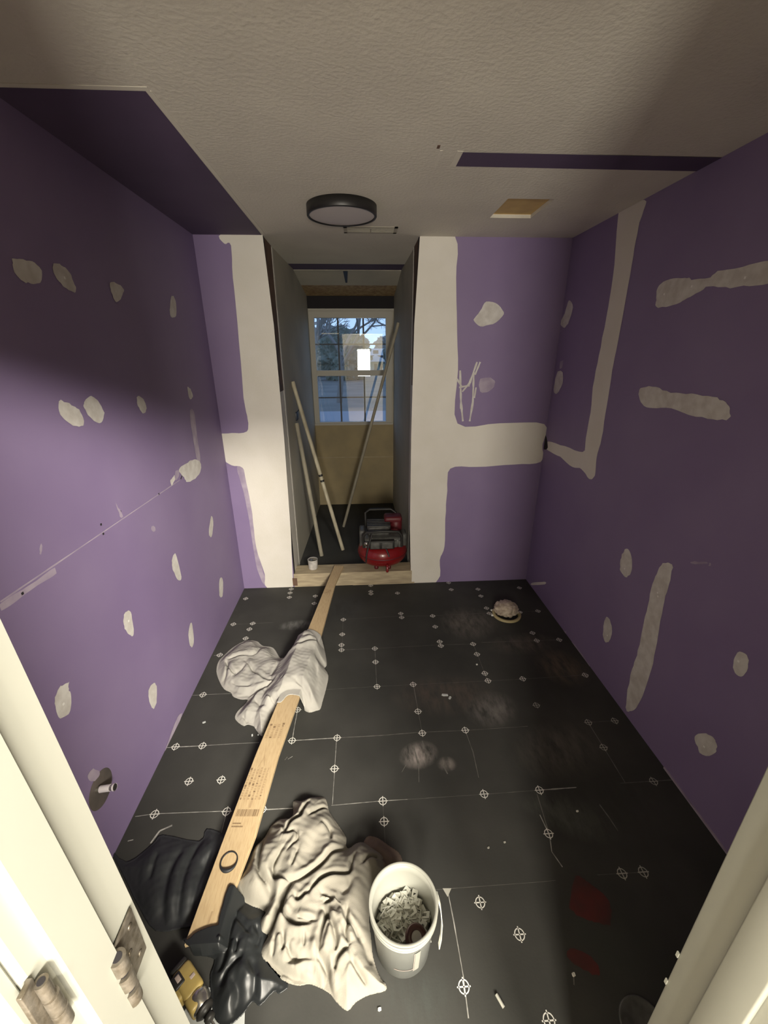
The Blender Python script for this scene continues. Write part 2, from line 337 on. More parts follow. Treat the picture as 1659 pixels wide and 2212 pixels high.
# left wall
wl = MB(); wl.box((XL-.12, .215, 0), (XL, YB+.12, H), 'purple')
A = lambda p: crop((0, 480), .3737, p)
B = lambda p: crop((0, 1000), .3844, p)
for pts, m in [(A([(70,215),(130,215),(200,235),(240,290),(230,340),(190,355),(130,340),(85,290)]), 'mud'), (A([(300,255),(330,240),(375,260),(410,310),(435,375),(438,405),(395,390),(335,340)]), 'mud'),
               (A([(632,352),(660,348),(705,375),(712,410),(672,465),(640,400)]), 'mud'), (A([(990,425),(1012,450),(1017,540),(985,545),(980,490)]), 'mud'),
               (A([(335,1040),(355,1030),(415,1060),(465,1095),(483,1165),(440,1180),(395,1160),(345,1110)]), 'mud'), (A([(480,1050),(515,1005),(560,1030),(600,1100),(583,1162),(530,1140),(490,1085)]), 'mud'),
               (A([(790,1015),(805,1003),(835,1035),(845,1085),(825,1103),(795,1060)]), 'mud'), (A([(1082,955),(1100,965),(1115,1010),(1095,1020)]), 'mud'),
               (A([(1097,1095),(1122,1100),(1140,1250),(1157,1370),(1140,1385),(1110,1220)]), 'mudthin'), (A([(1032,1435),(1060,1405),(1110,1375),(1150,1380),(1162,1420),(1140,1470),(1085,1502),(1062,1475)]), 'mud'),
               (A([(985,1490),(1005,1465),(1015,1480),(990,1520)]), 'mud'), (A([(1010,1445),(1030,1435),(1035,1460),(1015,1490)]), 'mudthin'),
               (B([(1185,300),(1197,330),(1188,415),(1172,390)]), 'mud'), (B([(975,515),(990,520),(1017,640),(1000,660),(970,600),(964,550)]), 'mud'), (B([(1232,655),(1250,655),(1250,745),(1232,745)]), 'mud'),
               (B([(700,845),(720,828),(738,850),(750,960),(735,972),(700,930),(692,880)]), 'mud'), (B([(1068,905),(1080,910),(1088,1010),(1072,1035),(1057,970)]), 'mud'),
               (B([(388,1225),(382,1260),(395,1300),(393,1395),(337,1435),(312,1380),(308,1320),(330,1265),(372,1240)]), 'mud'), (B([(858,1240),(878,1255),(877,1350),(858,1380),(838,1340),(833,1280)]), 'mud'),
               (B([(645,220),(655,235),(688,295),(672,300)]), 'mudthin'), (B([(488,1765),(520,1718),(562,1742),(520,1790)]), 'mudthin'), (B([(222,455),(235,460),(232,500),(220,505)]), 'mudthin'),  # middle patch is a highlight behind the pipe disc, painted in compound colour
               (B([(995,1430),(1020,1420),(940,1600),(930,1602)]), 'mudthin'), (B([(850,355),(870,360),(870,385),(852,385)]), 'mudthin')]:
    spread(wl, 'x', XL, pts, m, .0009, .006)
def strip(mb, ax, v, p, q, wd, m, off=.0008):
    off = layer(off)
    a, b = on(ax, v, *p), on(ax, v, *q); d = (b-a).normalized(); nrm = {'x': Vector((1, 0, 0)), 'y': Vector((0, 1, 0)), 'z': Vector((0, 0, 1))}[ax]; s = d.cross(nrm)*wd
    k = 24; up = []; dn = []
    for j in range(k+1):
        c = a.lerp(b, j/k); e = s*(.6+.8*abs(noise.noise(c*13))); c['xyz'.index(ax)] = v+off
        up.append(c+e); dn.append(c-e)
    for j in range(k): mb.quad([up[j], up[j+1], dn[j+1], dn[j]], m)
strip(wl, 'x', XL, (0, 1300), (388, 1037), .0028, 'mudthin', .001)
strip(wl, 'x', XL, (0, 1313), (120, 1232), .012, 'mudthin', .0006)
strip(wl, 'x', XL, (390, 1035), (395, 1022), .006, 'dark')
for p in [(48,1282),(223,1153),(218,1133),(343,1067),(260,1105)]:
    c = on('x', XL, *p); wl.box((XL, c.y-.004, c.z-.004), (XL+.0012, c.y+.004, c.z+.004), 'dark')
for p in crop((0, 480), .3737, [(372,322),(683,403),(412,1122)])+crop((0,1000), .3844, [(355,1355),(722,888)]):
    c = on('x', XL, *p); wl.box((XL, c.y-.004, c.z-.004), (XL+.0013, c.y+.004, c.z+.004), 'screw')
wl.build('wall_left', kind='structure')

# right wall
wr = MB(); wr.box((XR, .215, 0), (XR+.12, YB+.12, H), 'purple')
C3 = lambda p: crop((900, 480), .4575, p)
D4 = lambda p: crop((1100, 1050), .3842, p)
for pts, m in [([(1340,437),(1372,438),(1397,434)]+C3([(1055,0),(1030,120),(1000,300),(950,570),(925,700),(900,860),(875,1020),(850,1110),(842,1195),(815,1212),(780,1165),(738,1155),(680,1110),(620,1075),(604,1050),(625,1035),(700,1058),(785,1085),(800,1020),(820,900),(840,740),(870,590),(905,400),(935,200)]), 'primer'),
               (C3([(1130,370),(1140,310),(1180,275),(1255,262),(1300,268),(1380,265),(1420,235),(1540,210),(1665,185),(1665,285),(1540,305),(1440,308),(1390,300),(1340,325),(1280,358),(1230,385),(1140,405)]), 'mud'),
               (C3([(1050,800),(1070,780),(1130,780),(1200,805),(1300,810),(1400,825),(1460,850),(1482,890),(1475,930),(1400,930),(1290,912),(1180,875),(1100,878),(1060,850)]), 'mud'),
               (C3([(720,370),(738,405),(715,480),(695,497),(680,475),(700,430)]), 'mud'), (C3([(668,705),(690,710),(690,760),(665,808),(648,800),(655,745)]), 'mud'), (C3([(680,658),(694,655),(688,685),(676,690)]), 'mudthin'),
               (D4([(660,352),(685,380),(692,450),(675,505),(650,510),(625,470),(630,400)]), 'mud'), (D4([(865,437),(918,440),(905,530),(880,620),(850,760),(825,920),(790,1060),(750,1180),(715,1250),(680,1265),(657,1255),(662,1180),(690,1030),(720,950),(745,830),(775,700),(800,580),(830,490)]), 'mud'),
               (D4([(545,740),(565,750),(580,800),(568,860),(545,880),(530,850),(530,790)]), 'mud'), (D4([(1305,930),(1345,965),(1335,1040),(1305,1070),(1265,1035),(1270,960)]), 'mud'),
               (D4([(1045,1410),(1095,1388),(1145,1410),(1165,1450),(1160,1500),(1090,1515),(1065,1480)]), 'mud'), (D4([(130,544),(200,538),(200,552),(130,556)]), 'primer'), (D4([(1030,422),(1105,428),(1105,438),(1030,434)]), 'mudthin'),
               (D4([(1122,430),(1136,432),(1134,444),(1122,444)]), 'mudthin'), (D4([(350,890),(365,885),(440,985),(445,1005)]), 'mudthin'), (D4([(305,815),(322,818),(318,835),(308,830)]), 'mudthin')]:
    spread(wr, 'x', XR, pts, m, -.0009, .006)
spread(wr, 'x', XR, crop((900,480), .4575, [(598,1005),(612,1010),(620,1065),(600,1068)]), 'dark', -.0012, .003)
wr.box((XR-.006, .4, 0), (XR, 1.26, .008), 'mudthin')
for p in C3([(1300,303),(1552,262),(1170,340),(1070,820),(1168,832),(1397,857)])+D4([(650,465),(837,620),(835,600),(1290,985),(1097,1465),(553,840)]):
    c = on('x', XR, *p); wr.box((XR-.0013, c.y-.004, c.z-.004), (XR, c.y+.004, c.z+.004), 'screw')
wr.build('wall_right', kind='structure')

# back wall: two purple piers either side of the alcove opening, primer coat over the seams
wb = MB(); wb.box((XL, YB, 0), (OXL, YB+.14, H), 'purple'); wb.box((OXR, YB, 0), (XR, YB+.14, H), 'purple')
spread(wb, 'y', YB, [(477,507),(567,508),(633,1268),(577,1269),(572,1240),(553,1180),(545,1110),(532,1040),(524,1010),(500,1005),(482,990),(476,960),(474,938),(500,936),(533,932),(535,905),(527,860),(513,700),(503,600),(499,530),(485,526)], 'primer', -.0010, .004)
spread(wb, 'y', YB, [(907,510),(983,511),(985,600),(987,700),(989,800),(988,915),(1080,914),(1176,916),(1172,960),(1168,998),(1110,1003),(1030,1009),(973,1012),(966,1060),(962,1120),(960,1180),(950,1210),(946,1252),(888,1259)], 'primer', -.0010, .004)
spread(wb, 'y', YB, [(512,1010),(528,1010),(540,1050),(548,1100),(556,1160),(568,1235),(580,1262),(570,1262),(556,1230),(545,1170),(536,1110),(525,1060)], 'mudthin', -.0006, .004)
for pts, m in [(C3([(270,460),(300,420),(330,375),(385,390),(410,435),(360,480),(300,490)]), 'mud'), (C3([(300,740),(350,735),(370,765),(340,800),(300,800)]), 'mudthin')]:
    spread(wb, 'y', YB, pts, m, -.0012, .006)
for a, b in [((285,660),(250,760)),((250,760),(215,800)),((270,700),(265,850)),((265,850),(250,940)),((205,700),(210,880)),((210,860),(218,940)),((200,780),(250,770)),((190,740),(215,780)),((300,660),(275,720)),((280,780),(272,830))]:
    strip(wb, 'y', YB, *C3([a, b]), .008, 'mud', -.0014)
wb.build('wall_back', kind='structure')

# ceiling with the hole for the fan
ce = MB(); hx0, hx1, hy0, hy1 = .705, .925, 2.27, 2.56
CX0, CX1, CY0, CY1 = XL-.1, XR+.1, .2, 3.80
for a, b in [((CX0, CY0), (hx0, CY1)), ((hx1, CY0), (CX1, CY1)), ((hx0, CY0), (hx1, hy0)), ((hx0, hy1), (hx1, CY1))]:
    ce.box((a[0], a[1], H), (b[0], b[1], H+.016), 'ceil')
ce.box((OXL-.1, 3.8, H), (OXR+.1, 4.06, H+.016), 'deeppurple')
ce.box((hx0-.02, hy0-.02, H+.018), (hx1+.02, hy1+.02, H+.04), 'hatchwood')
for a, b in [((hx0-.02, hy0-.02), (hx0, hy1+.02)), ((hx1, hy0-.02), (hx1+.02, hy1+.02)), ((hx0, hy0-.02), (hx1, hy0)), ((hx0, hy1), (hx1, hy1+.02))]:
    ce.box((a[0], a[1], H+.016), (b[0], b[1], H+.03), 'hatchwood')
# purple board let into the ceiling, coloured darker than the wall drywall, left side and a strip on the right
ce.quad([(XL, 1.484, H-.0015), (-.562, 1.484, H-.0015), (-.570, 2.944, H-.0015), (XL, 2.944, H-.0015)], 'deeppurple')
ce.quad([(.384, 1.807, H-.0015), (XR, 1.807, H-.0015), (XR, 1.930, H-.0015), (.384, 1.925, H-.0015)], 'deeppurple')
for a, b in [((XL, 1.466), (-.55, 1.484)), ((-.562, 1.484), (-.546, 2.94)), ((.362, 1.80), (.384, 1.93))]:
    ce.box((a[0], a[1], H-.0012), (b[0], b[1], H), 'ceilrim')
ce.box((.30, 1.80, H-.001), (.31, 1.93, H), 'ceilrim'); ce.box((.285, 1.76, H-.001), (.295, 1.785, H), 'stud')
ce.build('ceiling', kind='structure')

# door wall with its opening (jambs a little out of plumb)
def jx(z): return -.2546 - (z)*.0497          # left reveal
JR = .491; DH = 2.14
wn_ = MB()
for (x0b, x0t, x1b, x1t, z0, z1) in [(XL, XL, jx(0)-.019, jx(DH)-.019, 0, DH), (JR+.019, JR+.019, XR, XR, 0, DH), (XL, XL, XR, XR, DH+.019, H)]:
    vs = [(x0b, .215, z0), (x1b, .215, z0), (x1b, YN, z0), (x0b, YN, z0), (x0t, .215, z1), (x1t, .215, z1), (x1t, YN, z1), (x0t, YN, z1)]
    wn_.add(vs, [(0, 3, 2, 1), (4, 5, 6, 7), (0, 1, 5, 4), (1, 2, 6, 5), (2, 3, 7, 6), (3, 0, 4, 7)], 'hallwall')
wn_.build('wall_near', kind='structure')
def slant(mb, xin, xout, y0, y1, m, z0=0, z1=DH, r=.002):
    """a vertical board whose x follows the out-of-plumb left jamb"""
    def X(d, z): return jx(z)+d
    vs = []
    for z in (z0, z1):
        vs += [(X(xout, z), y0, z), (X(xin, z)-r, y0, z), (X(xin, z), y0+r, z), (X(xin, z), y1-r, z), (X(xin, z)-r, y1, z), (X(xout, z), y1, z)]
    mb.add(vs, [(0, 1, 7, 6), (1, 2, 8, 7), (2, 3, 9, 8), (3, 4, 10, 9), (4, 5, 11, 10), (5, 0, 6, 11), (0, 5, 4, 3, 2, 1), (6, 7, 8, 9, 10, 11)], m)
t1 = MB(); slant(t1, 0, -.019, .213, YN, 'trim', r=.0025); slant(t1, .010, 0, .232, .284, 'trim', r=.0035)
slant(t1, -.008, -.07, .198, .213, 'trim', r=.003)
t1.build('trim_1', kind='structure')
t2 = MB(); t2.rbox((JR, .213, 0), (JR+.019, YN, DH), 'trim', .002); t2.rbox((JR-.010, .234, 0), (JR, .283, DH), 'trim', .003); t2.rbox((JR+.006, .198, 0), (JR+.07, .213, DH), 'trim', .003)
for z, y in ((.86, .334), (.78, .333)): t2.box((JR-.002, y, z), (JR, y+.004, z+.012), 'trim')
t2.build('trim_2', kind='structure')
t3 = MB(); t3.box((jx(DH)-.02, .213, DH), (JR+.019, YN, DH+.019), 'trim'); t3.box((jx(DH)-.06, .198, DH+.006), (JR+.07, .213, DH+.07), 'trim')
t3.build('trim_3', kind='structure')

# alcove with the window
def wall_quadbox(mb, p, q, th, z0, z1, m):     # vertical slab between two plan points, th to its left side
    p, q = Vector(p), Vector(q); d = (q-p).normalized(); n = Vector((-d.y, d.x))*th
    vs = [(a.x, a.y, z) for z in (z0, z1) for a in (p, q, q+n, p+n)]
    mb.add(vs, [(0, 3, 2, 1), (4, 5, 6, 7), (0, 1, 5, 4), (1, 2, 6, 5), (2, 3, 7, 6), (3, 0, 4, 7)], m)
al = MB(); wall_quadbox(al, (-.575, YB+.14), (-.522, YE+.02), .1, 0, 2.6, 'alcove'); al.build('wall_alcove_left', kind='structure')
ar = MB(); wall_quadbox(ar, (.366, YE+.02), (.389, YB+.14), .1, 0, 2.6, 'alcove'); ar.build('wall_alcove_right', kind='structure')
wx0, wx1, wz0, wz1 = -.522, .350, 1.020, 2.180
en = MB()
for a, b, m in [((-.75, -.1), (.6, wz0), 'endwall'), ((-.75, wz0), (wx0, 2.7), 'alcove'), ((wx1, wz0), (.6, 2.7), 'alcove'), ((wx0, wz1), (wx1, 2.7), 'osb')]:
    en.box((a[0], YE, a[1]), (b[0], YE+.15, b[1]), m)
en.box((-.55, YE-.0012, .63), (.37, YE, .638), 'pineplate')
en.build('wall_alcove_end', kind='structure')
fa = MB(); fa.box((-.70, YB+.135, -.05), (.50, YE, AFZ), 'floor'); fa.build('floor_alcove', kind='structure')
ca = MB()
def slope(y): return 2.44 - (y-4.03)*.205
vs = [(-.7, 4.05, 2.436), (.5, 4.05, 2.436), (.5, 4.40, 2.370), (-.7, 4.40, 2.370), (-.7, 4.05, 2.456), (.5, 4.05, 2.456), (.5, 4.40, 2.39), (-.7, 4.40, 2.39)]
ca.add(vs, [(0, 1, 2, 3), (4, 7, 6, 5), (0, 4, 5, 1), (2, 6, 7, 3)], 'alcove')
vs = [(-.7, 4.40, 2.372), (.5, 4.40, 2.372), (.5, YE, 2.315), (-.7, YE, 2.315), (-.7, 4.40, 2.39), (.5, 4.40, 2.39), (.5, YE, 2.335), (-.7, YE, 2.335)]
ca.add(vs, [(0, 1, 2, 3), (4, 7, 6, 5), (0, 4, 5, 1), (2, 6, 7, 3)], 'osb')
ca.add([(-.125, 4.05, 2.430), (-.085, 4.05, 2.430), (-.098, 4.32, 2.380), (-.115, 4.32, 2.380)], [(0, 1, 2, 3)], 'navy')
ca.build('ceiling_alcove', kind='structure')
hd = MB(); hd.box((-.535, YE-.03, 2.205), (.372, YE, 2.318), 'dark'); hd.box((-.53, YE-.010, 2.182), (.37, YE, 2.204), 'vinyl')
hd.build('trim_4', kind='structure')
# exposed framing at the opening
for k, (xa, xb, s) in enumerate([(-.600, OXL+.004, 1), (OXR-.004, .41, -1)]):
    t = MB(); zb = 1.52 if s > 0 else 1.55
    t.box((min(xa, xb), YB+.012, zb), (max(xa, xb), YB+.26, H-.002), 'stud')
    t.box((min(xa, xb), YB+.012, 0), (max(xa, xb), YB+.26, zb), 'primer')
    t.box((min(xa, xb)-.0015, YB+.26, AFZ), (max(xa, xb)+.0015, YB+.305, H-.002), 'primer')
    e = OXL if s > 0 else OXR
    t.box((e-.006, YB+.0015, .12), (e+.006, YB+.034, H-.002), 'dark')
    t.build('trim_%d' % (5+k), kind='structure')
sp = MB(); sp.box((OXL-.002, YB-.002, 0), (OXR-.003, YB+.142, .118), 'pineplate'); sp.box((-.1, YB-.006, 0), (OXR+.02, YB+.002, .012), 'pineplate')
sp.box((-.585, YB-.004, .012), (-.548, YB+.01, .082), 'stud'); sp.build('trim_7', kind='structure')

# window
wi = bpy.data.objects.new('window_1', None); col.objects.link(wi); wi.location = (-.086, YE, wz0); wi['kind'] = 'structure'
gx0, gx1 = -.468, .283
fr = MB(); yf0, yf1 = YE-.012, YE+.07
fr.box((wx0, yf0, wz0), (gx0, yf1, wz1), 'vinyl'); fr.box((gx1, yf0, wz0), (wx1, yf1, wz1), 'vinyl')
fr.box((gx0, yf0, 2.118), (gx1, yf1, wz1), 'vinyl'); fr.box((gx0, yf0, wz0), (gx1, yf1, 1.046), 'vinyl'); fr.box((wx0-.01, yf0-.014, wz0-.008), (wx1+.01, yf0-.001, wz0+.012), 'vinyl')
fr.build('window_frame', parent=wi)
s_ = MB(); s_.box((gx0, YE+.005, 1.542), (gx1, YE+.05, 1.600), 'vinyl')
for x in (-.222, .045): s_.box((x-.009, YE+.020, 1.046), (x+.009, YE+.03, 2.118), 'muntin')
for z in (1.312, 1.862): s_.box((gx0, YE+.021, z-.007), (gx1, YE+.029, z+.007), 'muntin')
s_.build('muntin', parent=wi)
pn = MB(); pn.quad([(gx0, YE+.014, 1.046), (gx1, YE+.014, 1.046), (gx1, YE+.014, 2.118), (gx0, YE+.014, 2.118)], 'glass'); pn.build('pane', parent=wi, label='reflecting glass pane')

# hall behind the camera
HX0, HX1, HY, HH = -1.5, 4.8, -5.3, 4.25
hf = MB(); hf.box((HX0, HY, -.05), (HX1, .215, 0), 'hallfloor'); hf.build('floor_hall', kind='structure')
hc = MB(); hc.box((HX0, HY, HH), (HX1, .2, HH+.02), 'hallwall'); hc.build('ceiling_hall', kind='structure')
h1 = MB(); h1.box((HX0-.1, HY, 0), (HX0, .215, HH), 'hallwall'); h1.build('wall_hall_left', kind='structure')
h2 = MB(); h2.box((HX1, HY, 0), (HX1+.1, .215, HH), 'hallwall'); h2.build('wall_hall_right', kind='structure')
h3 = MB(); h3.box((HX0-.1, HY-.1, 0), (HX1+.1, HY, HH), 'hallwall'); h3.build('wall_hall_back', kind='structure')
h4 = MB(); h4.box((-.42, HY, 0), (.10, HY+.04, 2.0), 'halldark')  # made-up dark panel, stands for the camera holder's outline reflected in the pane
h4.build('silhouette_panel', kind='structure')
h5 = MB(); h5.box((HX0, .205, 0), (XL, .215, HH), 'hallwall'); h5.box((XR, .205, 0), (HX1, .215, HH), 'hallwall'); h5.box((XL, .205, H), (XR, .215, HH), 'hallwall'); h5.build('wall_hall_front', kind='structure')

# ================================================================== things
# lumber lying from the floor up onto the sill plate
BY0, BY1, BZ0, BZ1 = .76, 3.08, .046, .141
def bz(y): return BZ0 + (y-BY0)*(BZ1-BZ0)/(BY1-BY0)
def on_board(px, py):
    d = ray(px, py); k = (BZ1-BZ0)/(BY1-BY0)          # plane z = BZ0 + k (y-BY0)
    t = (BZ0-k*BY0-CPOS.z)/(d.z-k*d.y); return CPOS+d*t
Lp = [(398,2040),(440,1925),(487,1800),(552,1630),(590,1540),(665,1360),(705,1262),(722,1222)]
Rp = [(480,2010),(505,1925),(553,1800),(602,1630),(634,1540),(693,1375),(724,1262),(742,1222)]
TH = .019
a0, a1 = on_board(*Lp[0]), on_board(*Lp[-1]); b0, b1 = on_board(*Rp[0]), on_board(*Rp[-1])
c0 = (on_board(*Lp[2])+on_board(*Rp[2]))/2; 
mb = MB()
rows = []
for p, q in zip(Lp, Rp):
    A_, B_ = on_board(*p), on_board(*q)
    rows.append((A_, B_))
vs = []
for A_, B_ in rows:
    e = (B_-A_).normalized()*.0015
    vs += [A_+Vector((0, 0, -.0015)), A_+e, B_-e, B_+Vector((0, 0, -.0015)), B_-Vector((0, 0, TH)), A_-Vector((0, 0, TH))]
fs = []
for i in range(len(rows)-1):
    for k in range(6): fs.append((i*6+k, i*6+(k+1) % 6, (i+1)*6+(k+1) % 6, (i+1)*6+k))
fs += [tuple(range(5, -1, -1)), tuple((len(rows)-1)*6+k for k in range(6))]
mb.add(vs, fs, 'pine')
def bquad(x0, y0, x1, y1, m, L=None):
    """mark on the board face; x across 0..1, y = distance along the board in metres from its near end"""
    out = []
    for u, y in ((x0, y0), (x1, y0), (x1, y1), (x0, y1)):
        Y = BY0+y
        for i in range(len(rows)-1):
            if rows[i][0].y <= Y <= rows[i+1][0].y or i == len(rows)-2:
                t = (Y-rows[i][0].y)/(rows[i+1][0].y-rows[i][0].y); A_ = rows[i][0].lerp(rows[i+1][0], t); B_ = rows[i][1].lerp(rows[i+1][1], t); break
        p = A_.lerp(B_, u); p.z = bz(p.y)+.0006; out.append(p)
    mb.quad(out, m)
rnd = random.Random(3)
Ybar = on_board(530, 1755).y-BY0
x = .12
while x < .88:
    wd = rnd.choice([.012, .02, .03, .008]); bquad(x, Ybar-.012, min(.88, x+wd), Ybar+.014, 'ink'); x += wd+rnd.choice([.008, .014, .02])
for k, (u0, u1) in enumerate([(.12, .40), (.12, .48)]):
    x = u0; yy = Ybar-.040-k*.011
    while x < u1: w_ = rnd.uniform(.012, .03); bquad(x, yy, x+w_, yy+.005, 'ink'); x += w_+.008
def stamp(yc, length, nrow, m, seed, u0=.06, u1=.92):
    r_ = random.Random(seed)
    for j in range(nrow):
        u = u0+(u1-u0)*j/nrow; wj = (u1-u0)/nrow*.55; y = yc-length/2
        while y < yc+length/2:
            h_ = r_.uniform(.004, .011); g = r_.choice([0, 0, .3]); bquad(u+wj*g*r_.random(), y, u+wj*(1-g*r_.random()), y+h_, m if r_.random() < .8 else 'ink'); y += h_+r_.uniform(.002, .005)
stamp(on_board(548, 1692).y-BY0, .13, 6, 'ink2', 5, .04, .86)
Yt = on_board(553, 1668).y-BY0
for u0, u1 in ((.30, .42), (.42, .54)):
    for k in range(6):
        t = k/6; uc = u0+(u1-u0)*t if u0 < .4 else u0+(u1-u0)*t; yy = Yt+.02+(.05*t if u0 < .4 else .05*(1-t)); bquad(uc, yy, uc+.022, yy+.011, 'ink2')
stamp(on_board(598, 1578).y-BY0, .075, 4, 'ink2', 8, .10, .86)
stamp(on_board(703, 1277).y-BY0, .05, 4, 'ink2', 9, .1, .8)
for px, py, r1, r2 in [(545,1733,.07,.018),(428,1990,.06,.018)]:
    p = on_board(px, py); y = p.y-BY0
    bquad(.48, y-r2, .48+r1, y+r2, 'ink2'); 
mb.build('lumber_board', label='long pale pine board lying from the floor onto the sill of the alcove', cat='board')
auto_smooth(bpy.data.objects['lumber_board'])

# crumpled cloths: a folded height field inside a traced outline
def board_top(x, y, fall=.035):
    Y = np.clip(y, BY0, BY1); k = np.interp(Y, [r[0].y for r in rows], [r[0].x for r in rows]); k2 = np.interp(Y, [r[1].y for r in rows], [r[1].x for r in rows])
    c = (k+k2)/2; d = np.abs(x-c)-(k2-k)/2
    ok = (y > BY0-.02)
    return np.where(ok, (BZ0+(Y-BY0)*(BZ1-BZ0)/(BY1-BY0)+.006)*np.clip(1-np.clip(d, 0, 1)/fall, 0, 1)**1.0, 0)
def segdist(X, Y, pts):
    best = np.full(X.shape, 1e9); sgn = np.zeros(X.shape); nx = np.zeros(X.shape); ny = np.zeros(X.shape); tt = np.zeros(X.shape)
    n = len(pts)-1
    for i in range(n):
        ax, ay = pts[i][0], pts[i][1]; bx, by = pts[i+1][0], pts[i+1][1]; dx, dy = bx-ax, by-ay; L2 = dx*dx+dy*dy+1e-12
        t = np.clip(((X-ax)*dx+(Y-ay)*dy)/L2, 0, 1); cx, cy = ax+t*dx, ay+t*dy; d = np.hypot(X-cx, Y-cy); m = d < best
        best = np.where(m, d, best); sgn = np.where(m, np.sign((X-ax)*dy-(Y-ay)*dx), sgn); nx = np.where(m, cx, nx); ny = np.where(m, cy, ny); tt = np.where(m, (i+t)/n, tt)
    return best, sgn, nx, ny, tt
def smooth_poly(pts, closed, k=4):
    n = len(pts); out = []
    rng = range(n) if closed else range(n-1)
    for i in rng:
        g = (lambda j: pts[j % n]) if closed else (lambda j: pts[max(0, min(n-1, j))])
        a, b, c, d = [np.array(g(i+j)[:2]) for j in (-1, 0, 1, 2)]
        for j in range(k):
            t = j/k; out.append(.5*((2*b)+(-a+c)*t+(2*a-5*b+4*c-d)*t*t+(-a+3*b-3*c+d)*t**3))
    if not closed: out.append(np.array(pts[-1][:2]))
    return out
def cloth(name, outline, creases, m, hmax, step=.0032, edge=.028, over_board=False, zf=.02, zc=.05, seed=0, wr=.006, label='', cat='cloth', group=None, thick=.004, wscale=(22, 9)):
    zo = zf if callable(zf) else (lambda p: zf)
    O = smooth_poly([tuple(fl(p[0], p[1], zo(p)))[:2] for p in outline], True, 3); O.append(O[0])
    xs = [p[0] for p in O]; ys = [p[1] for p in O]
    gx = np.arange(min(xs)-step*2, max(xs)+step*2, step); gy = np.arange(min(ys)-step*2, max(ys)+step*2, step)
    X, Y = np.meshgrid(gx, gy)
    inside = np.zeros(X.shape, bool)
    for i in range(len(O)-1):
        (x1, y1), (x2, y2) = O[i], O[i+1]
        c = ((y1 > Y) != (y2 > Y)); inside ^= c & (X < (x2-x1)*(Y-y1)/((y2-y1) if abs(y2-y1) > 1e-12 else 1e-12)+x1)
    D, _, NX, NY, _ = segdist(X, Y, O)
    keep = inside | (D < step*.75)
    X2 = np.where(inside, X, NX); Y2 = np.where(inside, Y, NY); D = np.where(inside, D, 0)
    r_ = np.random.RandomState(seed)
    Hh = hmax*(1-np.exp(-(D/edge)**1.0))*.55 + hmax*.45*(1-np.exp(-(D/(edge*2.6))**2))
    # broad folds
    for k in range(5):
        a = r_.uniform(0, PI); f = r_.uniform(5, 11); ph = r_.uniform(0, 6.28); q = r_.uniform(4, 9); 
        u = X2*math.cos(a)+Y2*math.sin(a)+.02*np.sin(q*(X2*math.sin(a)-Y2*math.cos(a))*3+ph)
        Hh += hmax*.055*np.sin(u*f*2*PI/1.0+ph)*(1-np.exp(-D/.02))
    for k in range(5):
        a = r_.uniform(0, PI); f = r_.uniform(*sorted(wscale))*2; ph = r_.uniform(0, 6.28)
        u = X2*math.cos(a)+Y2*math.sin(a)+.012*np.sin(25*(X2*math.sin(a)-Y2*math.cos(a))+ph)
        Hh += wr*.14*(np.abs(np.sin(u*f*PI+ph))**2-.5)*(1-np.exp(-D/.012))
    for pts, w_, dep, stp in creases:
        P = smooth_poly([tuple(fl(px, py, zc))[:2] for px, py in pts], False, 4)
        d, sg, _, _, t = segdist(X2, Y2, P)
        tap = np.clip(np.minimum(t, 1-t)*5, 0, 1)*.8+.2
        Hh -= dep*np.exp(-(d/w_)**2)*tap
        Hh += stp*np.where(sg > 0, 1, -.15)*np.exp(-d/(w_*4.5))*tap*(1-np.exp(-(d/(w_*.6))**2))
        Hh += abs(dep)*.28*np.exp(-((d-w_*2.6)/(w_*1.6))**2)*tap
    base = 0
    if over_board:
        ar_ = np.clip(D/.05, 0, 1); Hh = np.maximum(Hh*.8*(.35+.65*ar_)+board_top(X2, Y2, over_board)*(.35+.65*ar_), board_top(X2, Y2)+.004)
    Z = np.maximum(Hh, thick)
    Z = np.where(D < step*.5, np.minimum(Z, thick if not over_board else np.maximum(thick, board_top(X2, Y2)+.004)), Z)
    idx = -np.ones(X.shape, int); use = np.zeros(X.shape, bool); fs = []
    ny_, nx_ = X.shape
    K = keep[:-1, :-1] & keep[1:, :-1] & keep[:-1, 1:] & keep[1:, 1:]
    for j, i in np.argwhere(K):
        use[j, i] = use[j+1, i] = use[j, i+1] = use[j+1, i+1] = True
    idx[use] = np.arange(use.sum())
    V = np.stack([X2[use], Y2[use], Z[use]], 1)
    for j, i in np.argwhere(K): fs.append((idx[j, i], idx[j, i+1], idx[j+1, i+1], idx[j+1, i]))
    mb = MB(); mb.add([tuple(v) for v in V], fs, m, True)
    # skirt to the floor
    from collections import Counter
    cnt = Counter(); 
    for f in fs:
        for k in range(4): cnt[tuple(sorted((f[k], f[(k+1) % 4])))] += 1
    bedge = [(f[k], f[(k+1) % 4]) for f in fs for k in range(4) if cnt[tuple(sorted((f[k], f[(k+1) % 4])))] == 1]
    low = {}
    lv = []; lf = []
    for a, b in bedge:
        for v in (a, b):
            if v not in low: low[v] = len(lv); z = V[v][2]; lv.append((V[v][0], V[v][1], (0.0005 if z < .03 else z-.004)))
    base_i = len(mb.v); mb.v += lv
    for a, b in bedge: mb.f.append((b, a, base_i+low[a], base_i+low[b])); mb.mi.append(0); mb.sm.append(True)
    return mb.build(name, label=label, cat=cat, group=group)
K = lambda p: crop((380, 1700), .3014, p)
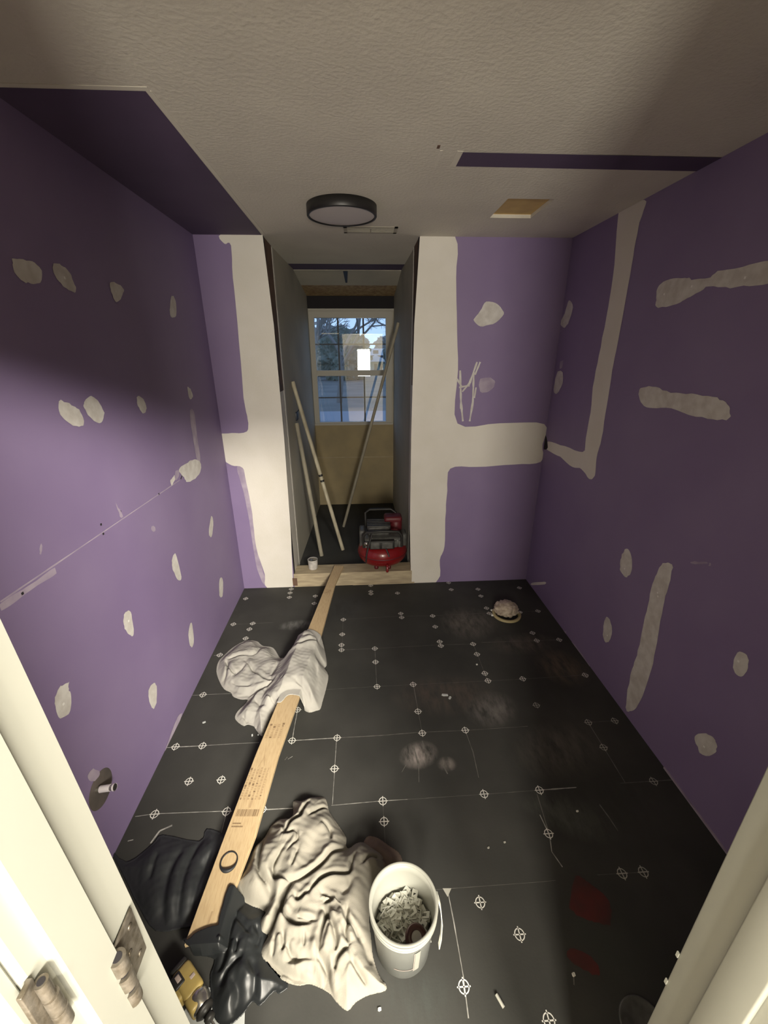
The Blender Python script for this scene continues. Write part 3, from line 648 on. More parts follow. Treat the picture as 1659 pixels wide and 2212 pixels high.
cr = [([(950,95),(900,170),(885,210),(820,250),(780,325)], .006, .022, .012), ([(1080,105),(1010,150),(950,200)], .005, .014, .006), ([(622,355),(595,480),(590,600),(640,680)], .007, .022, .010),
      ([(770,440),(700,560),(695,620),(720,660),(830,690)], .006, .018, .014), ([(760,330),(800,340),(860,330),(870,390),(800,470)], .005, .012, .006), ([(835,690),(775,770),(750,850),(705,930),(645,1040)], .011, .045, .0),
      ([(840,695),(960,620),(1060,540),(1120,470),(1215,400)], .006, .025, -.016), ([(950,780),(1020,690),(1100,645),(1240,622),(1262,540),(1290,470)], .006, .020, .012), ([(745,880),(800,950),(870,1000),(960,990)], .006, .024, .014),
      ([(1020,1200),(1035,1080),(1080,950),(1095,905)], .007, .022, .010), ([(1060,890),(1120,1000),(1150,1120),(1140,1190)], .006, .020, .0), ([(1232,860),(1222,950),(1280,1010),(1310,1100)], .006, .020, .008),
      ([(1015,1195),(1080,1280),(1088,1380),(1105,1460)], .007, .030, -.014), ([(1140,1300),(1155,1230),(1235,1165)], .006, .020, .01), ([(640,1190),(750,1270),(870,1335),(960,1375)], .006, .018, -.012),
      ([(770,1050),(772,1130),(762,1170)], .005, .014, .0), ([(800,1130),(820,1190),(870,1222)], .006, .016, .0), ([(690,1190),(700,1120),(712,1060)], .005, .012, 0), ([(1045,775),(1120,812),(1065,838)], .005, .016, .008),
      ([(872,470),(830,590)], .005, .011, .004), ([(1255,1250),(1300,1310),(1370,1395)], .006, .016, .010), ([(920,1050),(918,1150)], .004, .008, .002),
      ([(1000,970),(920,960),(870,950)], .005, .010, .004), ([(1340,550),(1390,500),(1450,490)], .006, .018, .008), ([(850,790),(880,820),(950,770)], .005, .014, .006), ([(440,700),(520,790),(620,830)], .012, .012, 0), ([(1190,880),(1230,980),(1210,1060),(1240,1140)], .006, .016, .008),
      ([(590,620),(660,700),(700,800)], .012, .014, 0), ([(1100,1000),(1060,1100),(1040,1180)], .007, .012, 0), ([(1300,1000),(1350,1120),(1400,1250)], .010, .014, .006), ([(870,1330),(920,1290),(1000,1280)], .010, .010, 0), ([(760,1230),(850,1240),(930,1215),(1000,1230)], .009, .012, .008),
      ([(1180,780),(1240,720),(1250,660)], .010, .010, .0), ([(905,340),(880,420),(870,480)], .010, .008, 0), ([(1050,250),(1100,300),(1110,380)], .006, .012, .006), ([(690,240),(760,270),(785,320)], .007, .012, .004)]
cloth('drop_cloth', K([(840,95),(900,92),(975,65),(1060,65),(1085,110),(1100,170),(1165,265),(1220,350),(1218,405),(1240,430),(1290,395),(1345,388),(1420,430),(1480,478),(1505,560),(1520,620),(1440,720),(1395,850),(1385,950),(1400,1080),(1410,1190),(1440,1300),(1475,1370),(1503,1400),(1500,1448),(1380,1480),(1290,1530),(1228,1592),(1150,1530),(1090,1460),(960,1400),(880,1412),(760,1375),(690,1300),(620,1225),(612,1150),(640,1062),(605,1040),(600,950),(640,890),(540,865),(460,810),(408,720),(440,640),(500,530),(560,430),(635,350),(680,270),(745,222),(835,205)]),
      [(K(p), w_, d_, s_) for p, w_, d_, s_ in cr], 'canvas', .062, step=.0026, edge=.020, zf=.012, zc=.045, seed=4, label='cream canvas drop cloth crumpled on the floor beside the white bucket', cat='cloth')
cloth('shaded_cloth', K([(1345,395),(1380,350),(1450,365),(1530,420),(1600,470),(1622,540),(1560,580),(1500,600),(1420,560),(1340,480)]), [(K([(1400,400),(1480,450),(1560,530)]), .008, .010, .004)], 'shaded_cloth', .022, zf=.005, seed=9, label='drop cloth edge behind the white bucket, its shade put into the colour', cat='shaded_cloth')
T = lambda p: crop((440, 1340), .18083, p)
cr2 = [([(255,420),(275,500),(220,620),(182,700)], .008, .020, .010), ([(290,505),(330,560),(370,585)], .007, .018, .006), ([(490,440),(600,570),(730,660),(830,700),(700,750),(560,795),(400,800)], .008, .022, .012),
       ([(315,655),(420,715),(560,720)], .009, .016, .006), ([(515,920),(540,860),(640,800),(700,770)], .009, .022, .008), ([(760,880),(860,975),(1010,965)], .007, .016, .010), ([(1110,800),(1200,850),(1260,900),(1262,965)], .009, .024, -.010),
       ([(990,420),(1150,400),(1300,360),(1350,335)], .010, .030, .012), ([(880,460),(840,560),(800,640)], .008, .010, .004), ([(910,420),(960,430),(1000,400)], .010, .022, 0), ([(620,1150),(600,1230),(655,1340)], .009, .022, .006), ([(770,1170),(710,1230)], .007, .014, .004),
       ([(525,375),(420,378),(290,400)], .008, .018, .008), ([(450,1050),(510,1115)], .007, .014, .006), ([(590,880),(680,960),(760,980)], .010, .010, .004), ([(340,620),(420,560),(500,480)], .012, .010, .0), ([(1340,560),(1350,700),(1320,850)], .012, .012, .0), ([(660,270),(620,340),(540,380)], .009, .012, .006),
       ([(620,760),(500,780),(350,740),(240,640)], .010, .014, .006), ([(1100,250),(1200,300),(1340,290)], .011, .010, .004), ([(520,1220),(510,1180),(540,1170)], .007, .014, 0), ([(980,740),(940,790)], .008, .008, 0)]
cloth('towel', T([(230,410),(340,310),(470,235),(560,222),(640,235),(672,262),(720,290),(830,310),(895,365),(935,378),(975,365),(1020,290),(1090,220),(1200,172),(1330,190),(1430,270),(1458,350),(1462,430),(1432,470),(1482,548),(1455,700),(1412,850),(1385,940),(1340,960),(1245,982),(1150,940),(1020,965),(930,1050),(825,1110),(765,1230),(700,1362),(625,1290),(592,1242),(520,1222),(470,1237),(390,1180),(370,1130),(405,1060),(500,970),(518,922),(440,922),(350,890),(320,840),(240,800),(180,700),(148,590),(170,480)]),
      [(T(p), w_, d_, s_) for p, w_, d_, s_ in cr2], 'towel', .062, step=.0034, edge=.026, over_board=.11, zf=lambda p: .015 if p[0] < 600 else (.05 if p[0] < 640 else .07), zc=.07, seed=12, label='light grey towel bunched over the middle of the pine board', cat='towel')
# black plastic bags
cloth('plastic_bag', [(240,1835),(275,1862),(330,1822),(352,1803),(430,1817),(447,1790),(488,1805),(500,1830),(480,1900),(455,1960),(425,1995),(395,2004),(335,2010),(300,1960),(270,1900)],
      [([(430,1815),(400,1880),(380,1990)], .012, .010, .003), ([(395,1830),(360,1900),(350,1995)], .014, .010, 0), ([(460,1830),(430,1900),(410,1980)], .010, .008, 0), ([(340,1840),(320,1900)], .01, .008, .002)], 'bagdull', .030, zf=.004, zc=.02, seed=5, label='flat black plastic bag left of the pine board by the left wall', cat='bag', wr=.004)
cloth('plastic_bag', K([(300,990),(315,930),(385,800),(430,770),(600,850),(660,880),(660,1060),(630,1180),(690,1290),(805,1410),(742,1475),(700,1462),(602,1562),(550,1532),(480,1622),(400,1692),(330,1702),(275,1650),(250,1500),(243,1350),(275,1235),(200,1205),(110,1198),(72,1150),(90,1090),(150,1040),(250,1000)]),
      [(K(p), w_, d_, s_) for p, w_, d_, s_ in [([(330,1000),(360,1100),(320,1230),(290,1300)], .010, .016, .004), ([(480,1180),(360,1280),(300,1400)], .010, .014, .006), ([(520,1200),(560,1320),(540,1500)], .010, .014, .004), ([(400,860),(470,960),(560,1060)], .008, .010, .003), ([(440,1080),(420,1180)], .006, .012, .004), ([(560,960),(590,1040),(560,1120)], .007, .014, .004), ([(390,1330),(440,1450),(400,1600)], .014, .012, .004)]],
      'bag', .044, over_board=.02, step=.003, edge=.016, zf=lambda p: .055 if (p[0] < 478 and p[1] < 2030) else .008, zc=.04, seed=21, label='glossy black plastic bag bunched over the near end of the board', cat='bag', wr=.006)

# elastic band lying on the board
c = on_board(495, 1862); c.z = bz(c.y)+.0035
mb = MB(); pts = [c+Vector((.029*math.cos(t), .031*math.sin(t), 0)) for t in [2*PI*k/40 for k in range(41)]]
rs = [.0022+.0042*max(0, -math.sin(2*PI*k/40))**2 for k in range(41)]
pts = [p+Vector((0, 0, max(0, r-.002)*.5)) for p, r in zip(pts, rs)]
mb.tube(pts, rs, 'bagdull', 8); mb.build('elastic_band', label='round black elastic band lying on the pine board', cat='band')

# bucket with its contents
bc = Vector((.093, .735, 0)); hB = .222
t = thing('bucket', bc, 'white plastic bucket holding pale tile clips beside the canvas cloth', 'bucket')
TB = Matrix.Translation(bc)
mb = MB(); mb.lathe([(.0, .001), (.080, .001), (.086, .006), (.0975, hB-.045), (.0985, hB-.035)], 'milky', 56, TB)
mb.lathe([(.095, hB-.035), (.0835, .008), (.0, .006)], 'white', 56, TB)
mb.lathe([(.0985, hB-.035), (.0995, hB-.004), (.0965, hB-.003), (.095, hB-.035)], 'white', 56, TB); mb.build('body', parent=t)
mb = MB(); mb.lathe([(.0995, hB-.005), (.1045, hB-.006), (.1055, hB-.001), (.104, hB), (.0965, hB), (.0960, hB-.005)], 'white', 64, TB)
for z in (hB-.030, hB-.020): mb.lathe([(.0985, z-.002), (.1045, z-.002), (.1045, z+.001), (.0985, z+.001)], 'white', 64, TB)
mb.lathe([(.1035, hB-.032), (.1040, hB-.012), (.1020, hB-.012), (.1015, hB-.032)], 'white', 64, TB)
mb.build('rim', parent=t, label='thick ribbed white rim')
mb = MB()
hp2 = [bc+Vector((.108, .012, hB-.02)), bc+Vector((.113, -.005, hB-.035)), bc+Vector((.114, -.03, hB-.06)), bc+Vector((.108, -.052, hB-.085)), bc+Vector((.100, -.066, hB-.100))]
for i in range(len(hp2)-1):
    d = (hp2[i+1]-hp2[i]).normalized(); s1 = Vector((0, .006, .004))
    mb.add([hp2[i]-s1, hp2[i]+s1, hp2[i+1]+s1, hp2[i+1]-s1, hp2[i]-s1+Vector((.003, 0, 0)), hp2[i]+s1+Vector((.003, 0, 0)), hp2[i+1]+s1+Vector((.003, 0, 0)), hp2[i+1]-s1+Vector((.003, 0, 0))], [(0, 1, 2, 3), (7, 6, 5, 4), (0, 4, 5, 1), (1, 5, 6, 2), (2, 6, 7, 3), (3, 7, 4, 0)], 'white')
mb.rbox((bc.x+.099, bc.y+.0, hB-.045), (bc.x+.110, bc.y+.026, hB-.010), 'white', .003); mb.build('handle', parent=t, label='white carrying strap hanging at the side')
mb = MB(); mb.lathe([(.0915, .060), (.0955, .150), (.0962, .150), (.0922, .060)], 'white', 12, TB @ Matrix.Rotation(0, 4, 'Z'))
# printed panel on the side: thin pale strip following the curve
mb = MB()
def panel(a0, a1, z0, z1, m):
    n = 8; vs = []
    for k in range(n+1):
        a = math.radians(a0+(a1-a0)*k/n)
        for z in (z0, z1): r = .0862+(z-.006)*(.0975-.086)/(hB-.051)+.0014; vs.append(bc+Vector((r*math.cos(a), r*math.sin(a), z)))
    mb.add(vs, [(2*k, 2*k+2, 2*k+3, 2*k+1) for k in range(n)], m, True)
panel(-74, -64, .05, .160, 'white'); panel(-112, -76, .062, .065, 'labelw'); panel(-76, -74.6, .05, .16, 'labelw')
mb.build('label_strip', parent=t, label='printed white strip on the bucket side')

# tile levelling clips, small tabs on a slotted foot
def clip_mesh():
    m = MB(); m.box((-.013, -.007, 0), (.013, .007, .0016), 'whiteclip'); m.box((-.0095, -.0009, .0016), (-.004, .0009, .018), 'whiteclip'); m.box((.004, -.0009, .0016), (.0095, .0009, .018), 'whiteclip'); m.box((-.0095, -.0009, .018), (.0095, .0009, .028), 'whiteclip')
    return m
rnd = random.Random(11)
heap = MB(); base = clip_mesh()
def rand_T(z0, z1, rr):
    a = rnd.uniform(0, 2*PI); r = rr*math.sqrt(rnd.random())
    return Matrix.Translation((bc.x+r*math.cos(a), bc.y+r*math.sin(a), rnd.uniform(z0, z1))) @ Matrix.Rotation(rnd.uniform(0, 2*PI), 4, 'Z') @ Matrix.Rotation(rnd.choice([-1, 1])*rnd.uniform(1.0, 1.9), 4, 'X') @ Matrix.Rotation(rnd.uniform(-.5, .5), 4, 'Y')
for k in range(260):
    Tm = rand_T(.070, .098, .064); heap.add([Tm @ Vector(v) for v in base.v], base.f, 'whiteclip')
heap.lathe([(.0, .07), (.084, .07)], 'whiteclip', 40, TB)
o = heap.build('tile_clip_heap', label='heap of pale tile clips filling the bottom of the bucket', cat='tile clips', kind='stuff')
for v in [0]: o['kind'] = 'stuff'
first = None
for k in range(170):
    Tm = rand_T(.100, .120, .067)
    if first is None:
        m = clip_mesh(); o = m.build('tile_clip', label='small pale plastic tile clip in the white bucket', cat='tile clip', group='tile clips in the bucket'); first = o; me = o.data
        for v in me.vertices: v.co += Vector((0, 0, 0))
    else: o = first.copy(); col.objects.link(o)
    o.matrix_world = Tm
# roll of brown tape in the bucket
TR = Matrix.Translation((bc.x+.035, bc.y-.046, .128)) @ Matrix.Rotation(.35, 4, 'X') @ Matrix.Rotation(.15, 4, 'Y')
t = thing('tape_roll', (bc.x+.035, bc.y-.046, .117), 'shiny dark brown tape roll on top of the clips in the bucket', 'tape')
mb = MB(); mb.lathe([(.016, -.011), (.030, -.011), (.033, -.004), (.033, .004), (.030, .011), (.017, .011), (.016, .0105)], 'tape', 40, TR, closed=True); mb.build('tape_winding', parent=t)
mb = MB(); mb.lathe([(.0, .006), (.0125, .007), (.0158, .0095), (.0158, -.010), (.0, -.010)], 'tapewhite', 28, TR); mb.build('core', parent=t, label='pale roll core')

# impact driver lying on a sheet of white paper
pp = [(430,2128),(452,2133),(530,2138),(528,2215),(505,2300),(380,2260),(395,2190)]
mb = MB(); P = [fl(x, y, .0012) for x, y in pp]; n = len(P)
mb.add(P+[p-Vector((0, 0, .0009)) for p in P], [tuple(range(n)), tuple(reversed(range(n, 2*n)))]+[(i, n+i, n+(i+1) % n, (i+1) % n) for i in range(n)], 'paper')
mb.build('paper_sheet', label='white paper sheet under the yellow power drill and black bag', cat='paper')
nose = fl(470, 2212, .045); back = fl(378, 2062, .065)
ax = (nose-back); ax.z = 0; ax.normalize(); side = Vector((ax.y, -ax.x, 0))      # side points away from the handle
org = fl(428, 2158, .045)
# local frame: X along the tool, Y towards the handle, Z up
DT = Matrix(((ax.x, side.x, 0, org.x), (ax.y, side.y, 0, org.y), (0, 0, 1, .042), (0, 0, 0, 1)))
t = thing('power_drill', (org.x, org.y, 0), 'yellow and black power drill lying beside the left door jamb', 'power drill')
RX = Matrix.Rotation(PI/2, 4, 'Y')
mb = MB(); mb.rbox((-.095, -.028, -.030), (-.008, .028, .030), 'yellow', .011, DT, 3); mb.rbox((-.020, .000, -.026), (.022, .030, .028), 'yellow', .009, DT, 3)
mb.rbox((-.075, .015, -.022), (-.030, .115, .024), 'yellow', .009, DT, 3)
mb.build('housing', parent=t)
mb = MB(); mb.rbox((-.088, .004, .024), (-.052, .034, .033), 'toolblack', .004, DT); mb.rbox((-.110, -.024, -.024), (-.092, .024, .026), 'toolblack', .006, DT); mb.rbox((-.070, .035, -.024), (-.036, .10, .028), 'toolblack', .006, DT)
mb.build('grip', parent=t, label='black rubber grip')
mb = MB(); mb.rbox((-.080, .010, .032), (-.062, .022, .0345), 'labelw', .001, DT); mb.rbox((-.050, -.020, .0295), (-.040, -.006, .0312), 'labelw', .001, DT); mb.build('badge', parent=t, label='pale badge')
mb = MB(); mb.lathe([(.0, -.012), (.029, -.012), (.031, .0), (.030, .010), (.024, .026), (.017, .034), (.0, .034)], 'steel', 32, DT @ RX); mb.build('gear_case', parent=t, label='bright metal gear case')
mb = MB(); mb.lathe([(.0, .030), (.024, .030), (.026, .034), (.020, .040), (.011, .042), (.011, .050), (.014, .052), (.014, .062), (.009, .066), (.0, .066)], 'toolblack', 28, DT @ RX); mb.build('chuck', parent=t)
mb = MB(); mb.tube([DT @ Vector((.064, 0, 0)), DT @ Vector((.084, 0, 0)), DT @ Vector((.086, 0, 0)), DT @ Vector((.118, 0, 0))], [.0034, .0034, .0024, .0020], 'steel', 6); mb.build('drill_bit', parent=t)
mb = MB(); mb.rbox((-.095, .108, -.040), (-.010, .160, .030), 'toolblack', .008, DT, 3); mb.build('battery', parent=t)

# round dark lid by the right jamb, partly in the frame
mb = MB(); c = fl(1392, 2222); mb.lathe([(.0, .004), (.055, .004), (.060, .007), (.064, .006), (.065, .0005), (.0, .0005)], 'shroud', 40, Matrix.Translation(c)); mb.build('lid', label='round dark grey lid on the floor by the right door jamb', cat='lid')

# loose white bits on the floor
def chip(px, py, L, W, ang, label, m='paper', h=.004, name='plastic_chip'):
    c = fl(px, py); mb = MB(); Tm = Matrix.Translation(c+Vector((0, 0, .0006))) @ Matrix.Rotation(ang, 4, 'Z')
    vs = [Tm @ Vector(p) for p in [(-L/2, -W*.3, 0), (-L*.2, -W/2, 0), (L/2, -W*.25, 0), (L*.42, W*.4, 0), (0, W/2, 0), (-L*.45, W*.3, 0)]]
    vs += [v+Vector((0, 0, h*(1 if i % 2 else .6))) for i, v in enumerate(vs)]
    mb.add(vs, [tuple(range(5, -1, -1)), tuple(range(6, 12))]+[(i, (i+1) % 6, 6+(i+1) % 6, 6+i) for i in range(6)], m); return mb.build(name, label=label, cat='debris')
chip(961, 1502, .036, .016, -.2, 'white torn paper scrap in the middle of the black floor'); chip(972, 1508, .020, .014, .8, 'small white flake touching the torn paper scrap')
chip(441, 1561, .016, .010, .3, 'small white flake on the floor left of the board'); chip(545, 1589, .007, .014, .2, 'tiny white flake left of the board below the grey towel'); chip(558, 1588, .007, .008, .2, 'tiny white dot right beside the pine board', 'paper')
mb = MB(); a, b = fl(1072, 2148, .005), fl(1088, 2176, .005); mb.tube([a, b], .005, 'whiteclip', 6); mb.build('wall_anchor', label='short white plastic peg on the floor right of the bucket', cat='peg')
chip(1239, 2106, .010, .010, 0, 'small grey fleck below the lower red stain', 'mark'); chip(820, 2181, .010, .008, 0, 'small white fleck in front of the bucket at the bottom edge', 'mark'); chip(1247, 1753, .010, .007, 0, 'small pale fleck near the right wall targets', 'mark')
chip(419, 2097, .003, .005, 0, 'tiny pale speck above the power drill', 'mark'); chip(1055, 1832, .008, .006, 0, 'tiny pale fleck left of the short seam', 'dimmark'); chip(1090, 1820, .008, .006, 0, 'tiny pale fleck between bucket and short seam', 'dimmark'); chip(1030, 1436, .010, .010, 0, 'tiny white dot between two floor targets', 'mark')

# toilet flange in the floor stuffed with crumpled plastic
c = fl(1094, 1328)
t = thing('closet_flange', (c.x, c.y, 0), 'yellowed drain flange in the black floor near the back right corner', 'drain flange')
Tc = Matrix.Translation((c.x, c.y, 0))
mb = MB(); mb.lathe([(.100, .0005), (.102, .012), (.092, .015), (.080, .013), (.078, .001)], 'flange', 40, Tc); mb.build('ring', parent=t)
mb = MB(); mb.lathe([(.0, .002), (.079, .002)], 'dark', 32, Tc); mb.build('drain_hole', parent=t, label='dark drain hole')
for k, a in enumerate((2.6, 3.2, .15)):
    mb = MB(); mb.rbox((c.x+.105*math.cos(a)-.010, c.y+.105*math.sin(a)-.008, .001), (c.x+.105*math.cos(a)+.010, c.y+.105*math.sin(a)+.008, .010), 'mark', .003); mb.build('bolt', parent=t, label='pale flange bolt')
bm = bmesh.new(); bmesh.ops.create_icosphere(bm, subdivisions=5, radius=1)
mb = MB(); vs = []
for v in bm.verts:
    p = v.co.copy(); q = p*1.6+Vector((4, 1, 2)); r = 1+.30*abs(noise.noise(q*1.3))+.16*abs(noise.noise(q*3.1))-.10*abs(noise.noise(q*7))
    vs.append((c.x-.004+p.x*.080*r, c.y+.012+p.y*.074*r, .046+p.z*.042*r))
mb.add(vs, [[v.index for v in f.verts] for f in bm.faces], 'crumple', True); bm.free()
mb.build('plastic_wad', label='crumpled tan plastic wad stuffed into the floor drain', cat='plastic wad')

# pipe stub through the left wall
c = on('x', XL, 218, 1704); Tp = Matrix.Translation((XL, c.y, c.z)) @ Matrix.Rotation(PI/2, 4, 'Y')
t = thing('pipe_stub', (XL, c.y, c.z), 'capped pipe stub in a dark round hole low on the left wall', 'pipe')
mb = MB(); mb.lathe([(.0, .0012), (.064, .0012), (.066, .0004)], 'pipe', 44, Tp); mb.build('wall_patch', parent=t, label='dark round patch')
p0 = on('x', XL, 209, 1706); p1 = on('y', p0.y, 249, 1700)
ax_ = (p1-p0)
mb = MB(); mb.tube([p0, p0+ax_*1.0], .0105, 'steel', 20, caps=False); mb.tube([p0+ax_*1.0, p0+ax_*.9], .0092, 'dark', 20, caps=True); mb.build('pipe', parent=t)
mb = MB(); mb.tube([p0+ax_*.20, p0+ax_*.74], .0118, 'wrap', 20); mb.tube([p0+ax_*.90, p0+ax_*.99], .0125, 'wrap', 20, caps=False); mb.build('tape_wrap', parent=t, label='white tape wrapped round the pipe')

# ceiling light
c = Vector((-.070, 2.405, H))
t = thing('ceiling_light', (c.x, c.y, H-.045), 'round flat ceiling light with a black rim, switched off', 'ceiling light'); Tl = Matrix.Translation(c)
R = .170
mb = MB(); mb.lathe([(R-.012, 0), (R, 0), (R, -.042), (R-.002, -.045), (R-.011, -.045), (R-.012, -.043)], 'black', 64, Tl); mb.build('rim', parent=t)
mb = MB(); mb.lathe([(R-.0115, -.040), (R*.6, -.0425), (.0, -.043)], 'diff', 64, Tl); mb.build('diffuser', parent=t)

# ceiling vent
vx0, vx1, vy0, vy1 = -.075, .235, 2.745, 2.875
t = thing('ceiling_vent', ((vx0+vx1)/2, (vy0+vy1)/2, H-.006), 'painted ceiling vent register behind the round ceiling light', 'vent')
mb = MB(); mb.box((vx0, vy0, H-.0035), (vx1, vy0+.02, H), 'alcove'); mb.box((vx0, vy1-.02, H-.0035), (vx1, vy1, H), 'alcove'); mb.box((vx0, vy0, H-.0035), (vx0+.02, vy1, H), 'alcove'); mb.box((vx1-.02, vy0, H-.0035), (vx1, vy1, H), 'alcove'); mb.build('frame', parent=t)
mb = MB(); mb.box((vx0+.02, vy0+.02, H-.0012), (vx1-.02, vy1-.02, H-.0006), 'stud'); mb.build('duct_opening', parent=t)
for k in range(5):
    y = vy0+.028+k*.018; mb = MB(); mb.box((vx0+.02, y, H-.0035), (vx1-.02, y+.009, H-.0015), 'alcove'); mb.build('slat', parent=t)
mb = MB(); mb.box((.078, vy0+.02, H-.0055), (.084, vy1-.02, H-.002), 'alcove'); mb.build('divider', parent=t)

# pancake compressor on the sill
cc = Vector((.152, 3.135, .118)); R = .205
t = thing('air_compressor', cc, 'red pancake air compressor sitting on the sill in the alcove opening', 'air compressor'); Tk = Matrix.Translation(cc)
mb = MB(); prof = [(0, .022)]
for k in range(13):
    a = -PI/2+PI*k/12; prof.append((R-.075+.075*math.cos(a)**.8 if abs(math.cos(a)) > 1e-6 else R-.075, .105+.083*math.sin(a)))
prof.append((0, .192)); mb.lathe(prof, 'red', 56, Tk); mb.build('tank', parent=t)
mb = MB(); mb.lathe([(R-.002, .098), (R+.003, .101), (R+.003, .109), (R-.002, .112)], 'reddark', 56, Tk); mb.build('weld_band', parent=t)
for a in (-1.25, -1.95, .9, 2.3):
    mb = MB(); x, y = cc.x+.15*math.cos(a), cc.y+.15*math.sin(a); mb.lathe([(.0, 0), (.016, 0), (.018, .012), (.012, .032), (.0, .032)], 'reddark', 16, Matrix.Translation((x, y, .119 if y < 3.1 else .119))); mb.build('foot', parent=t)
mb = MB(); x, y = cc.x+.03, cc.y-R-.006; mb.lathe([(0, -.030), (.010, -.028), (.013, -.016), (.010, -.008), (.008, .04), (.0, .04)], 'red', 16, Matrix.Translation((x, y, .150))); mb.rbox((x-.008, y, .165), (x+.008, y+.07, .185), 'red', .003)
mb.build('drain_valve', parent=t, label='red drain valve hanging in front')
mb = MB(); mb.rbox((cc.x-.165, cc.y-.14, cc.z+.180), (cc.x+.165, cc.y+.15, cc.z+.268), 'shroud', .03, seg=3)
for k in range(7): mb.box((cc.x-.145+k*.045, cc.y-.152, cc.z+.195), (cc.x-.115+k*.045, cc.y-.138, cc.z+.25), 'shroud')
mb.rbox((cc.x-.19, cc.y-.05, cc.z+.15), (cc.x-.14, cc.y+.08, cc.z+.30), 'shroud', .012)
mb.rbox((cc.x+.15, cc.y-.07, cc.z+.16), (cc.x+.20, cc.y+.06, cc.z+.27), 'shroud', .015); mb.build('shroud', parent=t)
mb = MB(); mb.rbox((cc.x-.12, cc.y-.08, cc.z+.262), (cc.x+.06, cc.y+.10, cc.z+.345), 'shroud', .022, seg=3)
for k in range(5): mb.rbox((cc.x-.126, cc.y-.07+k*.034, cc.z+.27), (cc.x+.066, cc.y-.055+k*.034, cc.z+.352), 'toolblack', .003)
mb.build('motor', parent=t)
mb = MB(); mb.lathe([(0, 0), (.045, 0), (.05, .01), (.05, .08), (.04, .09), (0, .09)], 'reddark', 24, Matrix.Translation((cc.x+.12, cc.y+.06, cc.z+.262))); mb.rbox((cc.x+.02, cc.y+.02, cc.z+.33), (cc.x+.17, cc.y+.14, cc.z+.385), 'reddark', .02, seg=3); mb.build('pump_cover', parent=t, label='dark red pump cover')
mb = MB(); hx = [(-.155, -.15, .20), (-.16, -.155, .30), (-.13, -.16, .335), (0, -.165, .342), (.12, -.16, .335), (.150, -.155, .30), (.150, -.15, .20)]
mb.tube([cc+Vector(p) for p in hx], .011, 'toolblack', 10); mb.build('front_handle', parent=t)
mb = MB(); hx = [(-.13, .12, .24), (-.135, .13, .39), (-.10, .14, .415), (.08, .14, .415), (.12, .13, .39), (.12, .12, .24)]
mb.tube([cc+Vector(p) for p in hx], .011, 'toolblack', 10); mb.build('rear_handle', parent=t)
mb = MB(); mb.rbox((cc.x-.11, cc.y-.175, cc.z+.190), (cc.x+.09, cc.y-.135, cc.z+.262), 'toolblack', .006); mb.rbox((cc.x-.10, cc.y-.178, cc.z+.197), (cc.x-.03, cc.y-.174, cc.z+.25), 'shroud', .001); mb.rbox((cc.x-.01, cc.y-.178, cc.z+.197), (cc.x+.075, cc.y-.174, cc.z+.25), 'shroud', .001); mb.build('control_panel', parent=t)
mb = MB(); mb.lathe([(0, 0), (.018, 0), (.020, .004), (.0, .008)], 'steel', 20, Matrix.Translation((cc.x-.135, cc.y-.178, cc.z+.245)) @ Matrix.Rotation(PI/2, 4, 'X')); mb.build('gauge', parent=t, label='bright round pressure gauge')
mb = MB(); mb.tube([cc+Vector(p) for p in [(-.09, -.17, .32), (-.12, -.195, .22), (-.135, -.212, .16), (-.14, -.215, .10)]], .006, 'toolblack', 8); mb.tube([cc+Vector(p) for p in [(.02, -.18, .20), (.035, -.20, .17), (.045, -.212, .14)]], .006, 'toolblack', 8); mb.build('cable', parent=t, label='black cable hanging over the tank')
mb = MB()
vs = []
for k in range(9):
    a = math.radians(-112+30*k/8)
    for z, r in ((.062, R-.016), (.078, R-.006)): vs.append(cc+Vector((r*math.cos(a)*1.012, r*math.sin(a)*1.012, z)))
mb.add(vs, [(2*k, 2*k+2, 2*k+3, 2*k+1) for k in range(8)], 'labelw', True); mb.build('decal', parent=t, label='pale worn decal strip')

# paint can on the sill
c = Vector((-.425, 3.035, .118)); Tk = Matrix.Translation(c)
t = thing('paint_can', c, 'small white paint-streaked can on the left of the sill', 'can')
mb = MB(); mb.lathe([(0, 0), (.036, 0), (.037, .004), (.040, .078), (.041, .082), (.038, .082), (.037, .07), (.0, .068)], 'foil', 32, Tk); mb.build('body', parent=t)
mb = MB(); mb.lathe([(0, .074), (.030, .074), (.031, .079), (.036, .080), (.036, .071), (0, .071)], 'steel', 32, Tk); mb.build('lid', parent=t, label='dull metal lid')

# long thin poles leaning in the alcove
def pole(p, q, r, m, label, band=None):
    t = thing('pole', Vector(p), label, 'pole', 'poles leaning in the alcove'); mb = MB(); p, q = Vector(p), Vector(q)
    mb.tube([p, p.lerp(q, .5)+Vector((0, 0, -.004)), q], r, m, 14); mb.build('shaft', parent=t)
    if band is not None:
        for u in band: mb = MB(); mb.tube([p.lerp(q, u-.006)+Vector((0, 0, -.003)), p.lerp(q, u+.006)+Vector((0, 0, -.003))], r+.002, 'toolblack', 14); mb.build('joint', parent=t, label='black joint ring')
    e = MB(); d = (q-p).normalized(); e.tube([q-d*.03, q+d*.003], r+.0012, m, 14); e.build('end_cap', parent=t)
pole((-.199, 3.473, .062), (-.553, 3.563, 1.556), .0165, 'pole', 'pale paint-spotted pole with a black joint, middle of three', (.445, .478))
pole((-.387, 3.363, .062), (-.546, 3.552, 1.221), .0175, 'poledim', 'dull grey pole, shortest and leftmost of three')
pole((-.214, 4.022, .062), (.356, 4.084, 2.026), .0145, 'poledim', 'longest thin pole crossing in front of the window')
